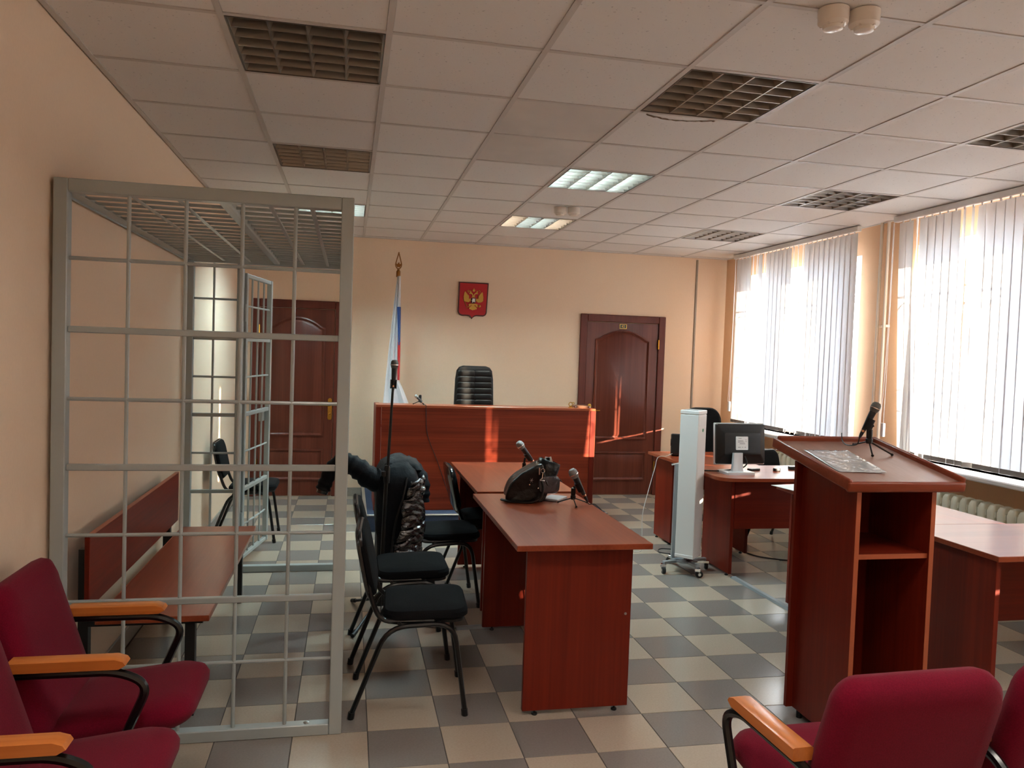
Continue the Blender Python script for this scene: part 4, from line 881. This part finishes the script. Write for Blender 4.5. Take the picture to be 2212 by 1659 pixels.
MB().tube(smooth_path([(-.03, -.05, .02), (-.09, -.14, .004), (-.155, -.17, -.005), (-.18, -.19, -.1), (-.235, -.3, -.3), (-.27, -.38, -.45), (-.27, -.4, -.6), (-.265, -.42, -.72), (-.28, -.44, -.7495), (-.33, -.47, -.7495)], 6), .003, 5).obj('cable', grey_cab, sp)
for k, (x, y, rz, w_, d_, lab) in enumerate(((4.14, 3.07, .3, .10, .045, 'slim dark phone lying beside the monitor base'), (4.31, 3.03, .1, .05, .035, 'small dark gadget on the computer desk between the phone and the lectern'), (4.50, 3.13, -.1, .055, .04, 'small black gadget on the computer desk nearest the radiator chair'))):
    g = thing('phone' if k == 0 else 'desk_gadget', lab, 'phone' if k == 0 else 'gadget', (x, y, .75), rz)
    MB().loft([[(a, b_, z) for a, b_ in rrect(w_ - q, d_ - q, .008, 3)] for z, q in ((0, .003), (.003, 0), (.013 if k == 0 else .02, 0), (.016 if k == 0 else .024, .004))]).obj('body', blk_plastic, g); MB().box(-w_ * .4, w_ * .4, -d_ * .38, d_ * .38, .0155 if k == 0 else .0235, .0165 if k == 0 else .0245).obj('screen', silver_pl if k else blk_gloss, g)
pc = thing('computer_tower', 'dark computer tower on the floor under the side desk', 'computer', (3.95, 3.92, 0))
MB().box(-.09, .09, -.2, .2, .01, .40, bev=.006).obj('case', blk_plastic, pc); MB().box(-.088, .088, -.206, -.2, .02, .39, bev=.004).obj('front_panel', mat('dark_grey_plastic', (52, 50, 52), .4), pc); MB().box(-.05, .05, -.2075, -.206, .32, .35).obj('drive_bay', blk_gloss, pc)
for x in (-.07, .07):
    for y in (-.17, .17): MB().lathe([(.012, 0), (.012, .011)], 8, Matrix.Translation((x, y, 0))).obj('foot', rubber, pc)
for k in range(4): MB().tube(smooth_path([(-.03 + .02 * k, -.2, .25 - .04 * k), (-.06 - .02 * k, -.27 - .02 * k, .2), (-.10 + .03 * k, -.29, .08), (-.12 + .04 * k, -.26 - .02 * k, .012), (-.02 + .03 * k, -.32 - .04 * k, .006), (.06, -.30 - .03 * k, .006)], 6), .003, 5).obj('cable', (grey_cab, rubber)[k % 2], pc)
# office chair and spare chair behind the desk
oc = thing('office_chair', 'black fabric office chair with rounded back behind the white air steriliser', 'office chair', (4.45, 4.42, 0), R(-4))
bq = MB(); bq.loft([[(x, .20 + yy + .05 * (zc - .5), zc + z * 0) for x, yy in []] or [(x, .22 + y, z + .86) for x, z in rrect(w_, h_, .12, 6)] for y, w_, h_ in ((0, .32, .44), (.012, .36, .50), (.05, .38, .52), (.07, .36, .50), (.085, .26, .4))]); bq.obj('backrest', black_fab, oc, ang=50)
sm = MB(); pad(sm, .46, .44, .075, .12, Matrix.Translation((0, 0, .43))); sm.obj('seat', black_fab, oc)
MB().tube(round_path([(0, .05, .42), (0, .25, .42), (0, .31, .55), (0, .305, .8)], .06), .018, 8).obj('back_bracket', blk_plastic, oc); MB().cyl((0, 0, .09), (0, 0, .43), .025, n=12).obj('gas_column', blk_plastic, oc)
for k in range(5):
    a = R(72 * k); p = (.27 * math.cos(a), .27 * math.sin(a)); l_ = MB().tube([(0, 0, .11), (*p, .07)], .02, 6, rr=[.025, .015]).obj('base_leg', blk_plastic, oc); MB().cyl((p[0] - .02 * math.sin(a), p[1] + .02 * math.cos(a), .027), (p[0] + .02 * math.sin(a), p[1] - .02 * math.cos(a), .027), .027, n=10).obj('caster', blk_plastic, l_)
copy_tree(chair1, (4.86, 3.80, 0), R(-62), 'black padded stacking chair behind the computer desk by the radiator')

# ------------------------------------------------------------------ lectern
le = thing('lectern', 'tall cherry lectern with sloping top and open shelves in its back', 'lectern', (3.085, .36, 0))
part_box('side_panel', le, wz, 0, .02, 0, .385, .03, 1.12, bev=.001); part_box('side_panel', le, wz, .345, .365, 0, .385, .03, 1.12, bev=.001)
for x in (0, .345): part_box('edge_band', le, wedge, x, x + .02, -.0015, .0, .03, 1.10)
part_box('front_panel', le, wz, -.03, .395, .385, .405, .03, 1.145, bev=.001)
part_box('shelf', le, wx, .02, .345, .012, .385, .80, .82, bev=.001); part_box('edge_band', le, wedge, .02, .345, .010, .012, .80, .82); part_box('bottom_board', le, wx, .02, .345, .01, .385, .04, .06)
for x in (.0, .345):
    for y in (.04, .34): MB().lathe([(.013, 0), (.013, .03)], 10, Matrix.Translation((x + .01, y, 0))).obj('foot', blk_plastic, le)
SL = math.atan2(.105, .58); Ml = Matrix.Translation((.20, -.035, 1.105)) @ Matrix.Rotation(SL, 4, 'X')
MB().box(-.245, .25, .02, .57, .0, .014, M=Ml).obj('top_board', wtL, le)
MB().box(-.265, .27, -.006, .02, -.026, .017, bev=.009, M=Ml, seg=3).obj('near_lip', wlip, le)
MB().box(-.265, -.245, 0, .59, -.022, .026, bev=.008, M=Ml, seg=3).obj('side_lip', wlip, le); MB().box(.25, .27, 0, .59, -.022, .036, bev=.008, M=Ml, seg=3).obj('side_lip', wlip, le); MB().box(-.245, .25, .57, .59, -.022, .036, bev=.008, M=Ml, seg=3).obj('far_lip', wlip, le)
ps = MB()
def pf(u, v): p = V((u - .5) * .21, (v - .5) * .30, .003); p.z += .004 * abs(noise.noise(p * 28)) + .007 * max(0, u - .8) * 2; return tuple(p)
ps.grid(pf, 14, 18); po = ps.obj('plastic_sleeve', foil, None, ang=60); tag(po, 'crinkled clear plastic document sleeve lying on the lectern top', 'document')
po.matrix_world = Matrix.Translation((3.085, .36, 0)) @ Ml @ Matrix.Translation((-.11, .27, .0145)) @ Matrix.Rotation(R(-4), 4, 'Z')
sm_ = po.modifiers.new('thickness', 'SOLIDIFY'); sm_.thickness = .002; sm_.offset = 1
sh = MB(); sh.box(-.105, .105, -.149, .149, 0, .002); so = sh.obj('paper_sheets', paper); tag(so, 'sheet of white paper overhanging the desk end beside the lectern', 'paper'); so.location = (3.965, 2.16, .7705); so.rotation_euler = (0, 0, R(10))

# ------------------------------------------------------------------ red auditorium seats
def seat_row(name, label, loc, rz, pitch, n, grp):
    """seats face local +x; arms at y = 0, -pitch, ..."""
    g = thing(name, label, 'seating', loc, rz, grp)
    for k in range(n + 1):
        y = -pitch * k
        aw = MB(); prof = [(.15, -.017), (.15, .017), (.435, .017), (.458, .008), (.465, -.004), (.445, -.017)]
        aw.loft([[(x, y + yy, .633 + z * s) for x, z in prof] for yy, s in ((-.028, .85), (-.023, 1), (.023, 1), (.028, .85))]); aw.obj('armrest', armw, g)
        MB().tube(round_path([(.06, y, .56), (.12, y, .603), (.44, y, .603), (.525, y, .56), (.44, y, .36), (.36, y, .29), (.30, y, .05)], .075, 6), .0135, 8).obj('arm_tube', black_metal, g)
        MB().tube(round_path([(.06, y, .56), (.17, y, .33), (.33, y, .29)], .05), .0135, 8).obj('arm_tube', black_metal, g)
        MB().box(.08, .50, y - .02, y + .02, 0, .035, bev=.006).obj('foot_bar', black_metal, g)
    MB().cyl((.20, 0, .33), (.20, -pitch * n, .33), .016, n=10).obj('beam', black_metal, g)
    for k in range(n):
        yc = -pitch * (k + .5)
        sm = MB(); Ms = Matrix.Translation((.425, yc, .362)) @ Matrix.Rotation(R(-7), 4, 'Y')
        rings = []
        for z, ins in ((0, .05), (.01, .02), (.03, .003), (.05, 0), (.07, .008), (.085, .03), (.092, .08), (.094, .14)):
            rings.append([(x, y, z - .012 * ((x + .2) / .4) ** 2 * 0) for x, y in rrect(.44 - 2 * ins, .42 - 2 * ins, max(.09 - ins * .4, .02), 6)])
        sm.loft(rings, True, False, Ms); sm.obj('seat', red_fab, g, ang=60)
        bk = MB(); Mb = Matrix.Translation((.135, yc, .597)) @ Matrix.Rotation(R(90 - 17), 4, 'Y')
        rings = []
        for z, ins in ((-.035, .06), (-.03, .02), (-.015, .003), (.01, 0), (.035, .01), (.05, .035), (.056, .08), (.058, .13)):
            o_ = []
            for x, y in rrect(.50 - 2 * ins, pitch - .025 - 2 * ins, max(.07 - ins * .4, .02), 6):
                t_ = (x + .25) / .5; o_.append((x, y * (1 - .07 * (1 - t_)), z + .02 * (4 * (t_ - .5) ** 2) - .008))
            rings.append(o_)
        bk.loft(rings, True, False, Mb); bk.obj('backrest', red_fab, g, ang=60)
        for s in (-1, 1): MB().box(.12, .18, yc + s * .195 - .006, yc + s * .195 + .006, .37, .58, bev=.003).obj('back_bracket', black_metal, g)
    return g
seat_row('auditorium_seat_row', 'row of maroon tip-up seats with wooden arms along the wall by the cage', (0, .555, 0), 0, .4935, 3, 'rows of maroon auditorium seats')
seat_row('auditorium_seat_row', 'row of maroon tip-up seats seen from behind, facing the lectern', (2.195, -.875, 0), R(92), .53, 3, 'rows of maroon auditorium seats')

# ------------------------------------------------------------------ floor cables and ducts
def duct(name, label, p, q, w_=.05, h_=.014):
    p, q = Vector(p), Vector(q); d = q - p; g = thing(name, label, 'cable duct', p, math.atan2(d.y, d.x))
    L = d.length; MB().loft([[(x, y, z) for y, z in ((-w_ / 2, 0.0005), (-w_ * .3, h_), (w_ * .3, h_), (w_ / 2, 0.0005))] for x in (0, L)]).obj('cover', duct_m, g); MB().box(-.003, 0, -w_ / 2, w_ / 2, 0.0005, h_ * 1.05).obj('end_cap', duct_m, g)
duct('floor_cable_duct', 'grey half-round cable duct on the floor from the computer desk to the lectern', (3.87, 2.80, 0), (3.91, 1.30, 0))
duct('floor_cable_duct', 'grey cable duct on the floor between the two desk chairs and the front desk', (1.72, 1.975, 0), (2.40, 2.035, 0))
tag(MB().tube(smooth_path([(4.315, 3.62, .005), (4.335, 3.48, .005), (4.375, 3.36, .005), (4.46, 3.28, .005), (4.62, 3.20, .005), (4.9, 3.15, .005)], 8), .005, 6).obj('floor_cable', rubber), 'thick black cable curving over the floor under the computer desk', 'cable')
tag(MB().tube(smooth_path([(3.66, 3.24, .004), (3.62, 3.38, .004), (3.70, 3.46, .004), (3.6, 3.55, .004), (3.66, 3.66, .004), (3.78, 3.62, .004)], 8), .004, 6).obj('floor_cable', rubber), 'tangled black cable on the floor by the wheeled stand', 'cable')
tg = thing('paper_tag', 'small white paper tag hanging on a thread below the window sill', 'tag', (5.155, 4.44, .74)); MB().prism([(-.03, 0), (.03, .01), (.025, .06), (0, .09), (-.028, .06)], -.001, .001, Matrix.Rotation(R(90), 4, 'X') @ Matrix.Rotation(R(0), 4, 'Z')).obj('tag_card', paper, tg); MB().cyl((0, 0, .085), (.015, 0, .125), .001, n=4).obj('thread', pvc, tg)
